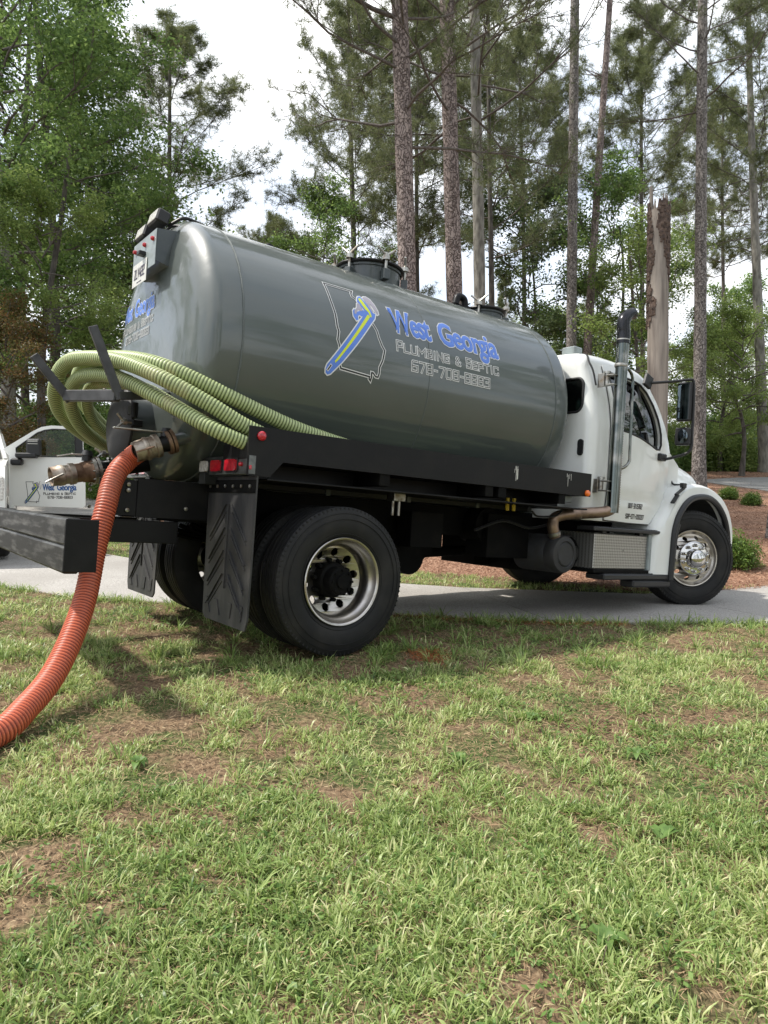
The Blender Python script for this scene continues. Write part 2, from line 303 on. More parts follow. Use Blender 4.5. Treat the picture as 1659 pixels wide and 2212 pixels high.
# ------------------------------------------------------------------ mesh helpers
class MB:
    """collects simple shapes into one mesh"""
    def __init__(s): s.v = []; s.f = []; s.mi = []; s.cur = 0; s.attr = []
    def add(s, vs, fs):
        o = len(s.v); s.v += [tuple(p) for p in vs]
        for f in fs: s.f.append(tuple(i + o for i in f)); s.mi.append(s.cur)
        return s
    def box(s, c, d, R=None, bev=.004):
        hx, hy, hz = d[0] / 2, d[1] / 2, d[2] / 2
        b = min(bev, hx * .45, hy * .45, hz * .45)
        pts = []
        for sx in (-1, 1):
            for sy in (-1, 1):
                for sz in (-1, 1):
                    pts += [(sx * (hx - b), sy * (hy - b), sz * hz), (sx * (hx - b), sy * hy, sz * (hz - b)), (sx * hx, sy * (hy - b), sz * (hz - b))]
        bm = bmesh.new()
        for p in pts: bm.verts.new(p)
        bmesh.ops.convex_hull(bm, input=bm.verts)
        bmesh.ops.dissolve_limit(bm, angle_limit=.01, verts=bm.verts, edges=bm.edges)
        bm.verts.index_update()
        mt = Matrix.Translation(c) @ (R.to_4x4() if R is not None else Matrix.Identity(4))
        s.add([mt @ v.co for v in bm.verts], [[v.index for v in f.verts] for f in bm.faces]); bm.free()
        return s
    def bar(s, a, b, w, h, up=(0, 0, 1), bev=.003):
        a = Vector(a); b = Vector(b); d = b - a; x = d.normalized(); u = Vector(up)
        y = u.cross(x).normalized(); z = x.cross(y)
        R = Matrix((x, y, z)).transposed()
        return s.box((a + b) / 2, (d.length, w, h), R, bev)
    def tube(s, path, r, seg=12, caps=True, closed=False):
        P = [Vector(p) for p in path]; n = len(P)
        rs = r if hasattr(r, '__len__') else [r] * n
        vs = []; fs = []; prev = None
        for i, p in enumerate(P):
            if closed: t = (P[(i + 1) % n] - P[i - 1]).normalized()
            else: t = (P[min(i + 1, n - 1)] - P[max(i - 1, 0)]).normalized()
            if prev is None:
                u = Vector((0, 0, 1)) if abs(t.z) < .9 else Vector((1, 0, 0))
                a = t.cross(u).normalized()
            else: a = (prev - t * prev.dot(t)).normalized()
            prev = a; b = t.cross(a)
            for k in range(seg):
                q = 2 * PI * k / seg
                vs.append(p + (a * math.cos(q) + b * math.sin(q)) * rs[i])
        for i in range(n if closed else n - 1):
            j = (i + 1) % n
            for k in range(seg):
                k2 = (k + 1) % seg
                fs.append((i * seg + k, i * seg + k2, j * seg + k2, j * seg + k))
        if caps and not closed:
            fs.append(tuple(range(seg - 1, -1, -1))); fs.append(tuple((n - 1) * seg + k for k in range(seg)))
        return s.add(vs, fs)
    def cyl(s, a, b, r, r2=None, seg=20): return s.tube([a, b], [r, r if r2 is None else r2], seg)
    def lathe(s, prof, o=(0, 0, 0), ax=(0, 1, 0), seg=48, closed=False):
        """prof: list of (radius, distance along axis)"""
        o = Vector(o); ax = Vector(ax).normalized()
        u = Vector((0, 0, 1)) if abs(ax.z) < .9 else Vector((1, 0, 0))
        a = ax.cross(u).normalized(); b = ax.cross(a)
        vs = []; fs = []; m = len(prof)
        for k in range(seg):
            q = 2 * PI * k / seg; d = a * math.cos(q) + b * math.sin(q)
            for r, t in prof: vs.append(o + d * r + ax * t)
        for k in range(seg):
            k2 = (k + 1) % seg
            for i in range(m if closed else m - 1):
                i2 = (i + 1) % m
                fs.append((k * m + i, k2 * m + i, k2 * m + i2, k * m + i2))
        return s.add(vs, fs)
    def prism(s, poly, h0, h1, axis='y', holes=None, fn=None):
        """poly 2D -> extruded between h0 and h1 along axis ('y': poly is x,z; 'x': poly is y,z; 'z': x,y)"""
        loops = [list(poly)] + [list(h) for h in (holes or [])]
        pts = [p for l in loops for p in l]
        tris = mgeo.tessellate_polygon([[Vector((p[0], p[1], 0)) for p in l] for l in loops])
        def m3(p, h):
            if fn: return fn(p[0], p[1], h)
            return {'y': (p[0], h, p[1]), 'x': (h, p[0], p[1]), 'z': (p[0], p[1], h)}[axis]
        n = len(pts)
        vs = [m3(p, h0) for p in pts] + [m3(p, h1) for p in pts]
        fs = [tuple(t) for t in tris] + [tuple(i + n for i in reversed(t)) for t in tris]
        o = 0
        for l in loops:
            k = len(l)
            for i in range(k):
                j = (i + 1) % k
                fs.append((o + i, o + j, o + j + n, o + i + n))
            o += k
        return s.add(vs, fs)
    def ribbon(s, pts, w, fn, closed=False, h=0.0):
        """flat 2D stroke of half width w mapped by fn(u,v,h)"""
        P = [Vector((p[0], p[1])) for p in pts]; n = len(P); Lf = []; Rt = []
        for i in range(n):
            if closed: a = P[i - 1]; c = P[(i + 1) % n]
            else: a = P[max(i - 1, 0)]; c = P[min(i + 1, n - 1)]
            d1 = (P[i] - a); d2 = (c - P[i])
            if d1.length < 1e-9: d1 = d2
            if d2.length < 1e-9: d2 = d1
            d1.normalize(); d2.normalize()
            n1 = Vector((-d1.y, d1.x)); n2 = Vector((-d2.y, d2.x)); m = (n1 + n2)
            if m.length < 1e-6: m = n1
            m.normalize(); k = w / max(.45, m.dot(n1))
            q = P[i]
            if not closed and i == 0: q = q - d2 * w
            if not closed and i == n - 1: q = q + d1 * w
            Lf.append(q + m * k); Rt.append(q - m * k)
        vs = []; 
        for a, b in zip(Lf, Rt): vs += [fn(a.x, a.y, h), fn(b.x, b.y, h)]
        fs = [(2 * i, 2 * i + 1, 2 * ((i + 1) % n) + 1, 2 * ((i + 1) % n)) for i in range(n if closed else n - 1)]
        return s.add(vs, fs)
    def build(s, name, mats, parent=None, smooth=35, loc=None, fixn=True):
        me = bpy.data.meshes.new(name)
        me.from_pydata(s.v, [], s.f)
        if fixn:
            bm = bmesh.new(); bm.from_mesh(me); bmesh.ops.recalc_face_normals(bm, faces=bm.faces); bm.to_mesh(me); bm.free()
        if not isinstance(mats, (list, tuple)): mats = [mats]
        for m in mats: me.materials.append(M[m])
        if len(mats) > 1: me.polygons.foreach_set('material_index', s.mi)
        if smooth:
            me.shade_smooth(); me.set_sharp_from_angle(angle=rad(smooth))
        o = bpy.data.objects.new(name, me); COL.objects.link(o)
        if parent is not None: o.parent = parent
        if loc is not None: o.location = loc
        return o

def empty(name, loc=(0, 0, 0), rz=0, parent=None):
    o = bpy.data.objects.new(name, None); COL.objects.link(o); o.location = loc; o.rotation_euler = (0, 0, rz)
    o.empty_display_size = .2
    if parent is not None: o.parent = parent
    return o
def tag(o, label=None, cat=None, group=None, kind=None):
    if label: o['label'] = label
    if cat: o['category'] = cat
    if group: o['group'] = group
    if kind: o['kind'] = kind
    return o
def link_copy(o, parent=None, **kw):
    c = o.copy(); COL.objects.link(c); c.parent = parent
    for k, v in kw.items(): setattr(c, k, v)
    return c
def copy_tree(o, parent=None):
    c = link_copy(o, parent)
    for ch in list(o.children): copy_tree(ch, c)
    return c

def crom(pts, n=8):
    P = [Vector(p) for p in pts]; P = [P[0] * 2 - P[1]] + P + [P[-1] * 2 - P[-2]]
    out = []
    for i in range(1, len(P) - 2):
        p0, p1, p2, p3 = P[i - 1:i + 3]
        for k in range(n):
            t = k / n
            out.append(.5 * ((2 * p1) + (p2 - p0) * t + (2 * p0 - 5 * p1 + 4 * p2 - p3) * t * t + (3 * p1 - p0 - 3 * p2 + p3) * t ** 3))
    out.append(P[-2]); return out
def resample(pts, step):
    P = [Vector(p) for p in pts]; d = [0]
    for a, b in zip(P, P[1:]): d.append(d[-1] + (b - a).length)
    n = max(2, int(d[-1] / step) + 1); A = np.array([tuple(p) for p in P]); T = np.linspace(0, d[-1], n)
    return np.c_[[np.interp(T, d, A[:, k]) for k in range(3)]].T, d[-1]

def np_mesh(name, V, F, mat_, attrs=None, parent=None, smooth=False):
    """V (n,3), F list of arrays with equal row length (faces)"""
    me = bpy.data.meshes.new(name)
    V = np.asarray(V, np.float32); nf = sum(len(f) for f in F)
    me.vertices.add(len(V)); me.vertices.foreach_set('co', V.ravel())
    li = np.concatenate([f.ravel() for f in F]).astype(np.int32)
    tot = np.concatenate([np.full(len(f), f.shape[1]) for f in F]).astype(np.int32)
    st = np.r_[0, np.cumsum(tot)[:-1]].astype(np.int32)
    me.loops.add(len(li)); me.loops.foreach_set('vertex_index', li)
    me.polygons.add(nf); me.polygons.foreach_set('loop_start', st); me.polygons.foreach_set('loop_total', tot)
    if smooth: me.polygons.foreach_set('use_smooth', np.ones(nf, bool))
    me.materials.append(M[mat_]); me.update(calc_edges=True)
    for k, (dom, a) in (attrs or {}).items():
        at = me.attributes.new(k, 'FLOAT', dom); at.data.foreach_set('value', np.asarray(a, np.float32))
    if name is None: return me
    o = bpy.data.objects.new(name, me); COL.objects.link(o)
    if parent is not None: o.parent = parent
    return o

_tab = np.random.default_rng(5).random((64, 64))
def vnoise(x, y, scale=1.0, ox=0.0):
    x = np.asarray(x, float) * scale + ox; y = np.asarray(y, float) * scale + ox * 1.7
    xi = np.floor(x).astype(int); yi = np.floor(y).astype(int); fx = x - xi; fy = y - yi
    fx = fx * fx * (3 - 2 * fx); fy = fy * fy * (3 - 2 * fy)
    g = lambda a, b: _tab[a % 64, b % 64]
    return (g(xi, yi) * (1 - fx) + g(xi + 1, yi) * fx) * (1 - fy) + (g(xi, yi + 1) * (1 - fx) + g(xi + 1, yi + 1) * fx) * fy
def fbm(x, y, scale=1.0, ox=0.0): return (vnoise(x, y, scale, ox) + .5 * vnoise(x, y, scale * 2.1, ox + 9) + .25 * vnoise(x, y, scale * 4.3, ox + 17)) / 1.75

# ------------------------------------------------------------------ ground
def H(x, y):
    x = np.asarray(x, float); y = np.asarray(y, float)
    h = .30 - .025 * np.clip(x, -6, 4.5)
    h = h - .05 * np.clip(5 - y, 0, 9)
    h = h + .10 * np.clip(y - 10.5, 0, 21.5) + .03 * np.clip(y - 32, 0, 60)
    h = h + (fbm(x, y, .8, 3) - .5) * .05 * np.clip(np.abs(y - 8) / 3 - .6, 0, 1)
    return h
def Hf(x, y): return float(H(x, y))
NEAR = [(-16, 14), (-11, 11.6), (-7.5, 9.6), (-5.2, 8.3), (-3.1, 7.12), (-1.0, 6.7), (1.54, 6.41), (4.0, 6.6), (6.5, 7.1), (9.5, 8.0), (16, 10.5)]
FAR = [(-15, 21), (-10, 19.4), (-6.3, 18.3), (-5.4, 14.0), (-4.7, 11.3), (-1.6, 9.4), (.96, 8.62), (3.1, 8.45), (5.2, 9.5), (8, 10.8), (14, 14)]
def mulch_edge(x): return np.interp(x, [-14, -6, -5, -4, -1, .8, 2, 3, 4.5, 6, 9, 16], [21.5, 18.5, 15, 13.2, 11.2, 9.9, 9.4, 8.75, 9.15, 9.85, 11.4, 15])

gx = np.unique(np.r_[np.linspace(-160, -18, 24), np.arange(-18, 20, .2), np.linspace(20, 160, 24)])
gy = np.unique(np.r_[np.linspace(-30, 0, 10), np.arange(0, 34, .2), np.linspace(34, 190, 32)])
X, Y = np.meshgrid(gx, gy); Z = H(X, Y) + (fbm(X, Y, 2.3, 31) - .5) * .03
_n = np.interp(X, [p[0] for p in NEAR], [p[1] for p in NEAR]); _f = np.where(X < -6.3, 18.6, np.interp(X, [-6.3, -5.4, -4.7, -1.6, .96, 3.1, 5.2, 8, 14], [18.3, 14.0, 11.3, 9.4, 8.62, 8.45, 9.5, 10.8, 14]))
Z = np.where((Y > _n + .12) & (Y < _f - .12), Z - .05, Z)
mul = np.clip((Y - mulch_edge(X)) / .25 + (fbm(X, Y, 3.0, 7) - .5) * 2.0, 0, 1)
nx, ny = len(gx), len(gy)
idx = np.arange(nx * ny).reshape(ny, nx)
quads = np.c_[idx[:-1, :-1].ravel(), idx[:-1, 1:].ravel(), idx[1:, 1:].ravel(), idx[1:, :-1].ravel()]
g = np_mesh('ground', np.c_[X.ravel(), Y.ravel(), Z.ravel()], [quads], 'ground_soil', {'mulch': ('POINT', mul.ravel())}, smooth=True)
tag(g, kind='structure')

def seg_slab(a0, b0, a1, b1, top, th, nu=10, nv=10):
    """slab between near points a0,a1 and far points b0,b1 following the ground"""
    vs = []; fs = []
    for lay in (0, 1):
        for i in range(nu + 1):
            for j in range(nv + 1):
                s_, t_ = i / nu, j / nv
                x = (a0[0] * (1 - s_) + a1[0] * s_) * (1 - t_) + (b0[0] * (1 - s_) + b1[0] * s_) * t_
                y = (a0[1] * (1 - s_) + a1[1] * s_) * (1 - t_) + (b0[1] * (1 - s_) + b1[1] * s_) * t_
                e = .006 if (i in (0, nu) or j in (0, nv)) and lay == 0 else 0
                vs.append((x, y, Hf(x, y) + top - e - lay * th))
    n = (nu + 1) * (nv + 1); I = lambda i, j: i * (nv + 1) + j
    for i in range(nu):
        for j in range(nv):
            fs.append((I(i, j), I(i + 1, j), I(i + 1, j + 1), I(i, j + 1)))
    per = [I(i, 0) for i in range(nu + 1)] + [I(nu, j) for j in range(1, nv + 1)] + [I(i, nv) for i in range(nu - 1, -1, -1)] + [I(0, j) for j in range(nv - 1, 0, -1)]
    for a, b in zip(per, per[1:] + per[:1]): fs.append((a, b, b + n, a + n))
    return vs, fs
drive = tag(empty('driveway'), kind='structure')
def gapped(P, k):
    a = Vector(P[k]); b = Vector(P[k + 1]); d = (b - a).normalized() * .006
    return tuple(a + d), tuple(b - d)
for k in range(len(NEAR) - 1):
    a0, a1 = gapped(NEAR, k); b0, b1 = gapped(FAR, k)
    b = MB(); b.add(*seg_slab(a0, b0, a1, b1, .014, .12)); b.build('slab', 'concrete', drive, smooth=0)
RN = [(12.0, 26.5), (12.35, 24.4), (12.6, 22.7), (14.0, 20.0), (18, 17), (26, 14.5)]
RF = [(12.5, 27.7), (14.0, 28.3), (16, 28.9), (20, 28.5), (27, 27), (38, 24)]
b = MB()
for k in range(5): b.add(*seg_slab(RN[k], RF[k], RN[k + 1], RF[k + 1], .03, .1, 6, 6))
tag(b.build('road', 'old_road', smooth=0), kind='structure')
# ------------------------------------------------------------------ lettering
GL = {
 'P': [[(0, 0), (0, 1), (1, 1), (1, .45), (0, .45)]], 'L': [[(0, 1), (0, 0), (1, 0)]],
 'U': [[(0, 1), (0, .12), (.12, 0), (.88, 0), (1, .12), (1, 1)]], 'M': [[(0, 0), (0, 1), (.5, .4), (1, 1), (1, 0)]],
 'B': [[(0, 0), (0, 1), (.9, 1), (.9, .5), (1, .45), (1, 0), (0, 0)], [(0, .5), (.85, .5)]], 'I': [[(.5, 0), (.5, 1)]],
 'N': [[(0, 0), (0, 1), (1, 0), (1, 1)]], 'G': [[(1, .8), (1, 1), (.1, 1), (0, .9), (0, .1), (.1, 0), (1, 0), (1, .5), (.55, .5)]],
 '&': [[(1, 0), (.15, .8), (.3, 1), (.6, 1), (.7, .8), (.1, .35), (.1, .1), (.3, 0), (.7, 0), (1, .4)]],
 'S': [[(1, .82), (1, 1), (0, 1), (0, .52), (1, .52), (1, 0), (0, 0), (0, .18)]], 'E': [[(1, 1), (0, 1), (0, 0), (1, 0)], [(0, .5), (.8, .5)]],
 'T': [[(0, 1), (1, 1)], [(.5, .95), (.5, 0)]], 'C': [[(1, .8), (1, 1), (.1, 1), (0, .9), (0, .1), (.1, 0), (1, 0), (1, .2)]],
 '6': [[(.9, 1), (.1, 1), (0, .9), (0, 0), (1, 0), (1, .52), (.1, .52)]], '7': [[(0, 1), (1, 1), (.4, 0)]],
 '8': [[(.0, 0), (1, 0), (1, 1), (0, 1), (0, 0)], [(.12, .5), (.88, .5)]],
 '0': [[(.12, 0), (.88, 0), (1, .12), (1, .88), (.88, 1), (.12, 1), (0, .88), (0, .12), (.12, 0)]], 'O': [[(.12, 0), (.88, 0), (1, .12), (1, .88), (.88, 1), (.12, 1), (0, .88), (0, .12), (.12, 0)]],
 '3': [[(0, 1), (1, 1), (1, 0), (0, 0)], [(.95, .52), (.3, .52)]], '-': [[(.1, .5), (.9, .5)]], 'D': [[(0, 0), (0, 1), (.8, 1), (1, .8), (1, .2), (.8, 0), (0, 0)]],
 '1': [[(.3, .85), (.55, 1), (.55, 0)]], '5': [[(1, 1), (0, 1), (0, .55), (1, .55), (1, 0), (0, 0)]], '2': [[(0, .85), (0, 1), (1, 1), (1, .55), (0, .45), (0, 0), (1, 0)]],
 'R': [[(0, 0), (0, 1), (1, 1), (1, .5), (0, .5)], [(.45, .5), (1, 0)]], '4': [[(.75, 0), (.75, 1), (0, .35), (1, .35)]], 'V': [[(0, 1), (.5, 0), (1, 1)]],
 'Z': [[(0, 1), (1, 1), (0, 0), (1, 0)]], 'A': [[(0, 0), (.5, 1), (1, 0)], [(.2, .35), (.8, .35)]], ' ': [],
}
def stroke_text(mb, s, x0, y0, x1, h, w, fn, lift, big=None, bigk=1.22):
    """block lettering from x0 to x1; chars in big are taller"""
    wid = lambda c: {'I': .32, '-': .5, ' ': .55, 'M': 1.15, '1': .5}.get(c, .8)
    tot = sum(wid(c) + .32 for c in s) - .32; k = (x1 - x0) / tot; x = x0
    for i, c in enumerate(s):
        hh = h * (bigk if big and i in big else 1)
        for j, pl in enumerate(GL[c]):
            mb.ribbon([(x + p[0] * wid(c) * k, y0 + p[1] * hh) for p in pl], w, fn, h=lift + j * .00015)
        x += (wid(c) + .32) * k
_fontcache = {}
def font_polys(body, offset, shear=0.0):
    key = (body, offset, shear)
    if key in _fontcache: return _fontcache[key]
    cu = bpy.data.curves.new('lettering', 'FONT'); cu.body = body; cu.size = 1; cu.offset = offset; cu.shear = shear
    cu.resolution_u = 3; cu.fill_mode = 'FRONT'; cu.space_character = .92
    o = bpy.data.objects.new('lettering', cu); COL.objects.link(o)
    dg = bpy.context.evaluated_depsgraph_get()
    me = bpy.data.meshes.new_from_object(o.evaluated_get(dg))
    bpy.data.objects.remove(o); bpy.data.curves.remove(cu)
    _fontcache[key] = me
    return me
def font_edge(mb, body, x0, y0, x1, h, fn, lift, offset, w):
    """stroke along the outlines of the lettering"""
    base = font_polys(body, 0.0); co = np.array([v.co[:] for v in base.vertices]); xa, xb = co[:, 0].min(), co[:, 0].max()
    bm = bmesh.new(); bm.from_mesh(font_polys(body, offset)); sx = (x1 - x0) / (xb - xa); sy = h / .729
    bmesh.ops.remove_doubles(bm, verts=bm.verts, dist=1e-5)
    es = {e for e in bm.edges if len(e.link_faces) == 1}; k = 0
    while es:
        e = es.pop(); loop = [e.verts[0], e.verts[1]]
        while True:
            nx_ = next((q for q in loop[-1].link_edges if q in es), None)
            if nx_ is None: break
            es.discard(nx_); v = nx_.other_vert(loop[-1])
            if v is loop[0]: break
            loop.append(v)
        if len(loop) > 3:
            mb.ribbon([(x0 + (v.co.x - xa) * sx, y0 + v.co.y * sy) for v in loop], w, fn, True, lift + .00012 * (k % 7)); k += 1
    bm.free()
def font_text(mb, body, x0, y0, x1, h, fn, lift, offset=0.0, step=.05, ref=None):
    """outline font text fitted to the box x0..x1 and cap height h, cut finely so that it can follow a curved surface"""
    base = font_polys(body, 0.0); co = np.array([v.co[:] for v in base.vertices]); xa, xb = co[:, 0].min(), co[:, 0].max()
    me = font_polys(body, offset)
    bm = bmesh.new(); bm.from_mesh(me)
    sx = (x1 - x0) / (xb - xa); sy = h / .729
    for v in bm.verts:
        v.co.x = x0 + (v.co.x - xa) * sx; v.co.y = y0 + v.co.y * sy; v.co.z = 0
    ys = [v.co.y for v in bm.verts]; y = math.floor(min(ys) / step) * step
    while y < max(ys):
        bmesh.ops.bisect_plane(bm, geom=bm.verts[:] + bm.edges[:] + bm.faces[:], plane_co=(0, y, 0), plane_no=(0, 1, 0)); y += step
    bm.verts.index_update()
    mb.add([fn(v.co.x, v.co.y, lift) for v in bm.verts], [[v.index for v in f.verts] for f in bm.faces]); bm.free()

STATE = [(-0.019, 0.607), (0.23, 0.606), (0.214, 0.574), (0.215, 0.543), (0.242, 0.528), (0.278, 0.48), (0.350, 0.338), (0.385, 0.282), (0.40, 0.223), (0.424, 0.167), (0.448, 0.135), (0.439, 0.097), (0.429, 0.055), (0.404, 0.002), (0.403, -0.046), (0.395, -0.074), (0.373, -0.073), (0.348, -0.051), (0.334, -0.05), (0.336, -0.084), (0.33, -0.111), (0.317, -0.1), (0.318, -0.083), (0.059, -0.067), (0.042, -0.024), (0.037, 0.094), (0.022, 0.134), (0.033, 0.198), (0.022, 0.236), (0.018, 0.325), (-0.002, 0.441)]
def wr(px, py):
    """wrench outline measured in the photograph -> logo plane (affine through three measured points)"""
    # (75,1070)->(-.041,-.081)  (400,640)->(.314,.380)  (330,490)->(.279,.539)
    A = np.array([[75, 1070, 1], [400, 640, 1], [330, 490, 1]], float)
    U = np.linalg.solve(A, [-.041, .314, .279]); V_ = np.linalg.solve(A, [-.081, .380, .539])
    return float(np.dot(U, [px, py, 1])), float(np.dot(V_, [px, py, 1]))
W_HANDLE = [wr(*p) for p in [(44, 1078), (52, 1104), (75, 1116), (100, 1106), (185, 1015), (305, 865), (430, 700), (478, 640), (490, 598), (455, 590), (405, 570), (370, 600), (355, 640), (175, 880), (70, 1020), (48, 1050)]]
W_HEAD = [wr(*p) for p in [(306, 492), (318, 470), (342, 464), (385, 505), (440, 560), (462, 600), (458, 650), (420, 640), (350, 570), (300, 525)]]
W_HOOK = [wr(*p) for p in [(246, 620), (262, 600), (290, 620), (330, 600), (350, 590), (400, 600), (372, 640), (335, 650), (312, 640), (298, 660), (304, 682), (282, 694), (252, 666)]]
W_JAW = [wr(*p) for p in [(366, 470), (385, 455), (412, 450), (450, 466), (490, 512), (518, 560), (524, 590), (508, 600), (492, 575), (440, 515), (428, 515), (470, 580), (462, 598), (420, 545)]]
W_LJAW = [wr(*p) for p in [(296, 545), (318, 535), (348, 575), (345, 605), (300, 600), (280, 640), (262, 640), (262, 615), (290, 585)]]
W_STRIPE = [wr(*p) for p in [(112, 1018), (122, 1030), (140, 1012), (425, 640), (415, 622), (400, 622)]]
W_YHEAD = [wr(*p) for p in [(318, 492), (330, 482), (345, 486), (432, 590), (446, 632), (430, 640), (412, 600), (380, 580), (322, 512)]]

def densify(poly, m=.03):
    out = []
    for a, b in zip(poly, poly[1:] + poly[:1]):
        k = max(1, int(math.hypot(b[0] - a[0], b[1] - a[1]) / m))
        out += [(a[0] + (b[0] - a[0]) * i / k, a[1] + (b[1] - a[1]) * i / k) for i in range(k)]
    return out
def fill(mb, poly, fn, lift, step=.05):
    bm = bmesh.new(); tr = mgeo.tessellate_polygon([[Vector((*p, 0)) for p in poly]])
    vs = [bm.verts.new((*p, 0)) for p in poly]
    for t in tr:
        try: bm.faces.new([vs[i] for i in t])
        except ValueError: pass
    ys = [p[1] for p in poly]; y = math.floor(min(ys) / step) * step
    while y < max(ys):
        bmesh.ops.bisect_plane(bm, geom=bm.verts[:] + bm.edges[:] + bm.faces[:], plane_co=(0, y, 0), plane_no=(0, 1, 0)); y += step
    bm.verts.index_update()
    mb.add([fn(v.co.x, v.co.y, lift) for v in bm.verts], [[v.index for v in f.verts] for f in bm.faces]); bm.free()
def logo(fn, parent, k=1.0, blue='blue_vinyl', outline='white_vinyl', solid=True):
    """state outline, pipe wrench and three lines of text; fn maps (u, v, lift)"""
    mats = [outline, 'black_vinyl', blue, 'yellow_vinyl', 'silver_vinyl']
    f = lambda u, v, h: fn(u, v, h)
    b = MB(); st = densify(STATE)
    if solid: b.cur = 0; b.ribbon(st, .0125, f, True, .0010 * k)
    b.cur = 1; b.ribbon(st, .0060 if solid else .008, f, True, .0020 * k)
    b.build('state_outline', mats, parent, smooth=0, fixn=False)
    b = MB(); b.cur = 0 if solid else 1
    for i, pl in enumerate((W_HANDLE, W_HEAD, W_HOOK, W_JAW, W_LJAW)): b.ribbon(densify(pl), .009, f, True, (.0026 + .0001 * i) * k)
    b.cur = 2
    for i, pl in enumerate((W_HANDLE, W_HOOK, W_HEAD)): fill(b, pl, f, (.0036 + i * .0003) * k)
    b.cur = 4; fill(b, W_JAW, f, .0046 * k); fill(b, W_LJAW, f, .0047 * k)
    b.cur = 3; fill(b, W_STRIPE, f, .0052 * k); fill(b, W_YHEAD, f, .0053 * k)
    b.cur = 0; b.ribbon([wr(66, 1082), wr(84, 1052)], .010, f, False, .0053 * k); b.cur = 1; b.ribbon([wr(66, 1082), wr(84, 1052)], .005, f, False, .0058 * k)
    b.build('wrench_emblem', mats, parent, smooth=0, fixn=False)
    b = MB()
    for w_, x0, x1 in (('West', .548, .940), ('Georgia', 1.045, 1.712)):
        if solid: b.cur = 0; font_edge(b, w_, x0, .318, x1, .222, f, .0012 * k, 0.0, .0155)
        b.cur = 2; font_edge(b, w_, x0, .318, x1, .222, f, .0026 * k, 0.0, .0085); font_text(b, w_, x0, .318, x1, .222, f, .0040 * k)
    b.build('name_lettering', mats, parent, smooth=0, fixn=False)
    b = MB()
    for i, (w_, li, c) in enumerate(((.0096, .0012, 0), (.0032, .0024, 1)) if solid else ((.0075, .0012, 1),)):
        b.cur = c
        stroke_text(b, 'PLUMBING & SEPTIC', .572, .164, 1.684, .064, w_, f, li * k, big=(0, 11))
        stroke_text(b, '678-708-8883', .718, .034, 1.572, .076, w_, f, li * k)
    b.build('trade_lettering', mats, parent, smooth=0, fixn=False)

# ------------------------------------------------------------------ septic truck
TM = Matrix(((0.7968, -0.60092, 0.06334, -1.03), (0.5997, 0.79928, 0.0389, 5.7812), (-0.074, 0.007, 0.99723, 0.3419), (0, 0, 0, 1)))
TM = Matrix.Translation(TM.translation) @ TM.to_3x3().normalized().to_4x4()
truck = empty('septic_truck'); truck.matrix_world = TM
tag(truck, 'big septic pump truck with dark grey tank and white cab, rear wheel on the lawn', 'truck')
T = truck
def tw(p): return TM @ Vector(p)

TA, TB, TZ, TX0, TX1, TH = .945, .948, 2.082, -.74, 2.395, .31
def headx(rho): return TH * (.45 + .55 * math.sqrt(1 - min(1, rho) ** 5))
# tank shell with both heads
b = MB(); seg = 160; prof = []
for i in range(25): 
    r = math.sin(PI / 2 * i / 24); prof.append((r, TX0 - headx(r)))
for i in range(0, 25): prof.append((1, TX0 + (TX1 - TX0) * i / 24))
for i in range(24, -1, -1):
    r = math.sin(PI / 2 * i / 24); prof.append((r, TX1 + headx(r)))
vs = []; fs = []; m_ = len(prof)
for k in range(seg):
    q = 2 * PI * k / seg
    for r, x in prof: vs.append((x, -TA * r * math.cos(q), TZ + TB * r * math.sin(q)))
for k in range(seg):
    for i in range(m_ - 1):
        k2 = (k + 1) % seg; fs.append((k * m_ + i, k2 * m_ + i, k2 * m_ + i + 1, k * m_ + i + 1))
b.add(vs, fs); tank = b.build('tank', 'tank_paint', T, smooth=60)
for x, w in ((TX0, .007), (.865, .0030), (TX1, .006)):
    b = MB(); path = []
    for k in range(180):
        q = 2 * PI * k / 180; path.append((x + .0015 * math.sin(k * 1.7), -(TA + .001) * math.cos(q), TZ + (TB + .001) * math.sin(q)))
    b.tube(path, [w * (.8 + .3 * ((k * 37) % 10) / 10) for k in range(180)], 6, closed=True); b.build('weld_seam', 'weld', tank)
def tank_map(u, v, h):
    u, v = .9897 * u - .0057 * v - .0269, .9724 * v - .0071; t = v / .92; return (u, -(TA + h + .001) * math.cos(t), TZ + (TB + h + .001) * math.sin(t))
logo(tank_map, tank)
def head_map(u, v, h):
    y = 1.03 - u * .66; z = 2.30 + (v - .20) * .62
    rho = math.sqrt((y / TA) ** 2 + ((z - TZ) / TB) ** 2)
    return (TX0 - headx(rho) - h - .002, y, z)
logo(head_map, tank, .7)
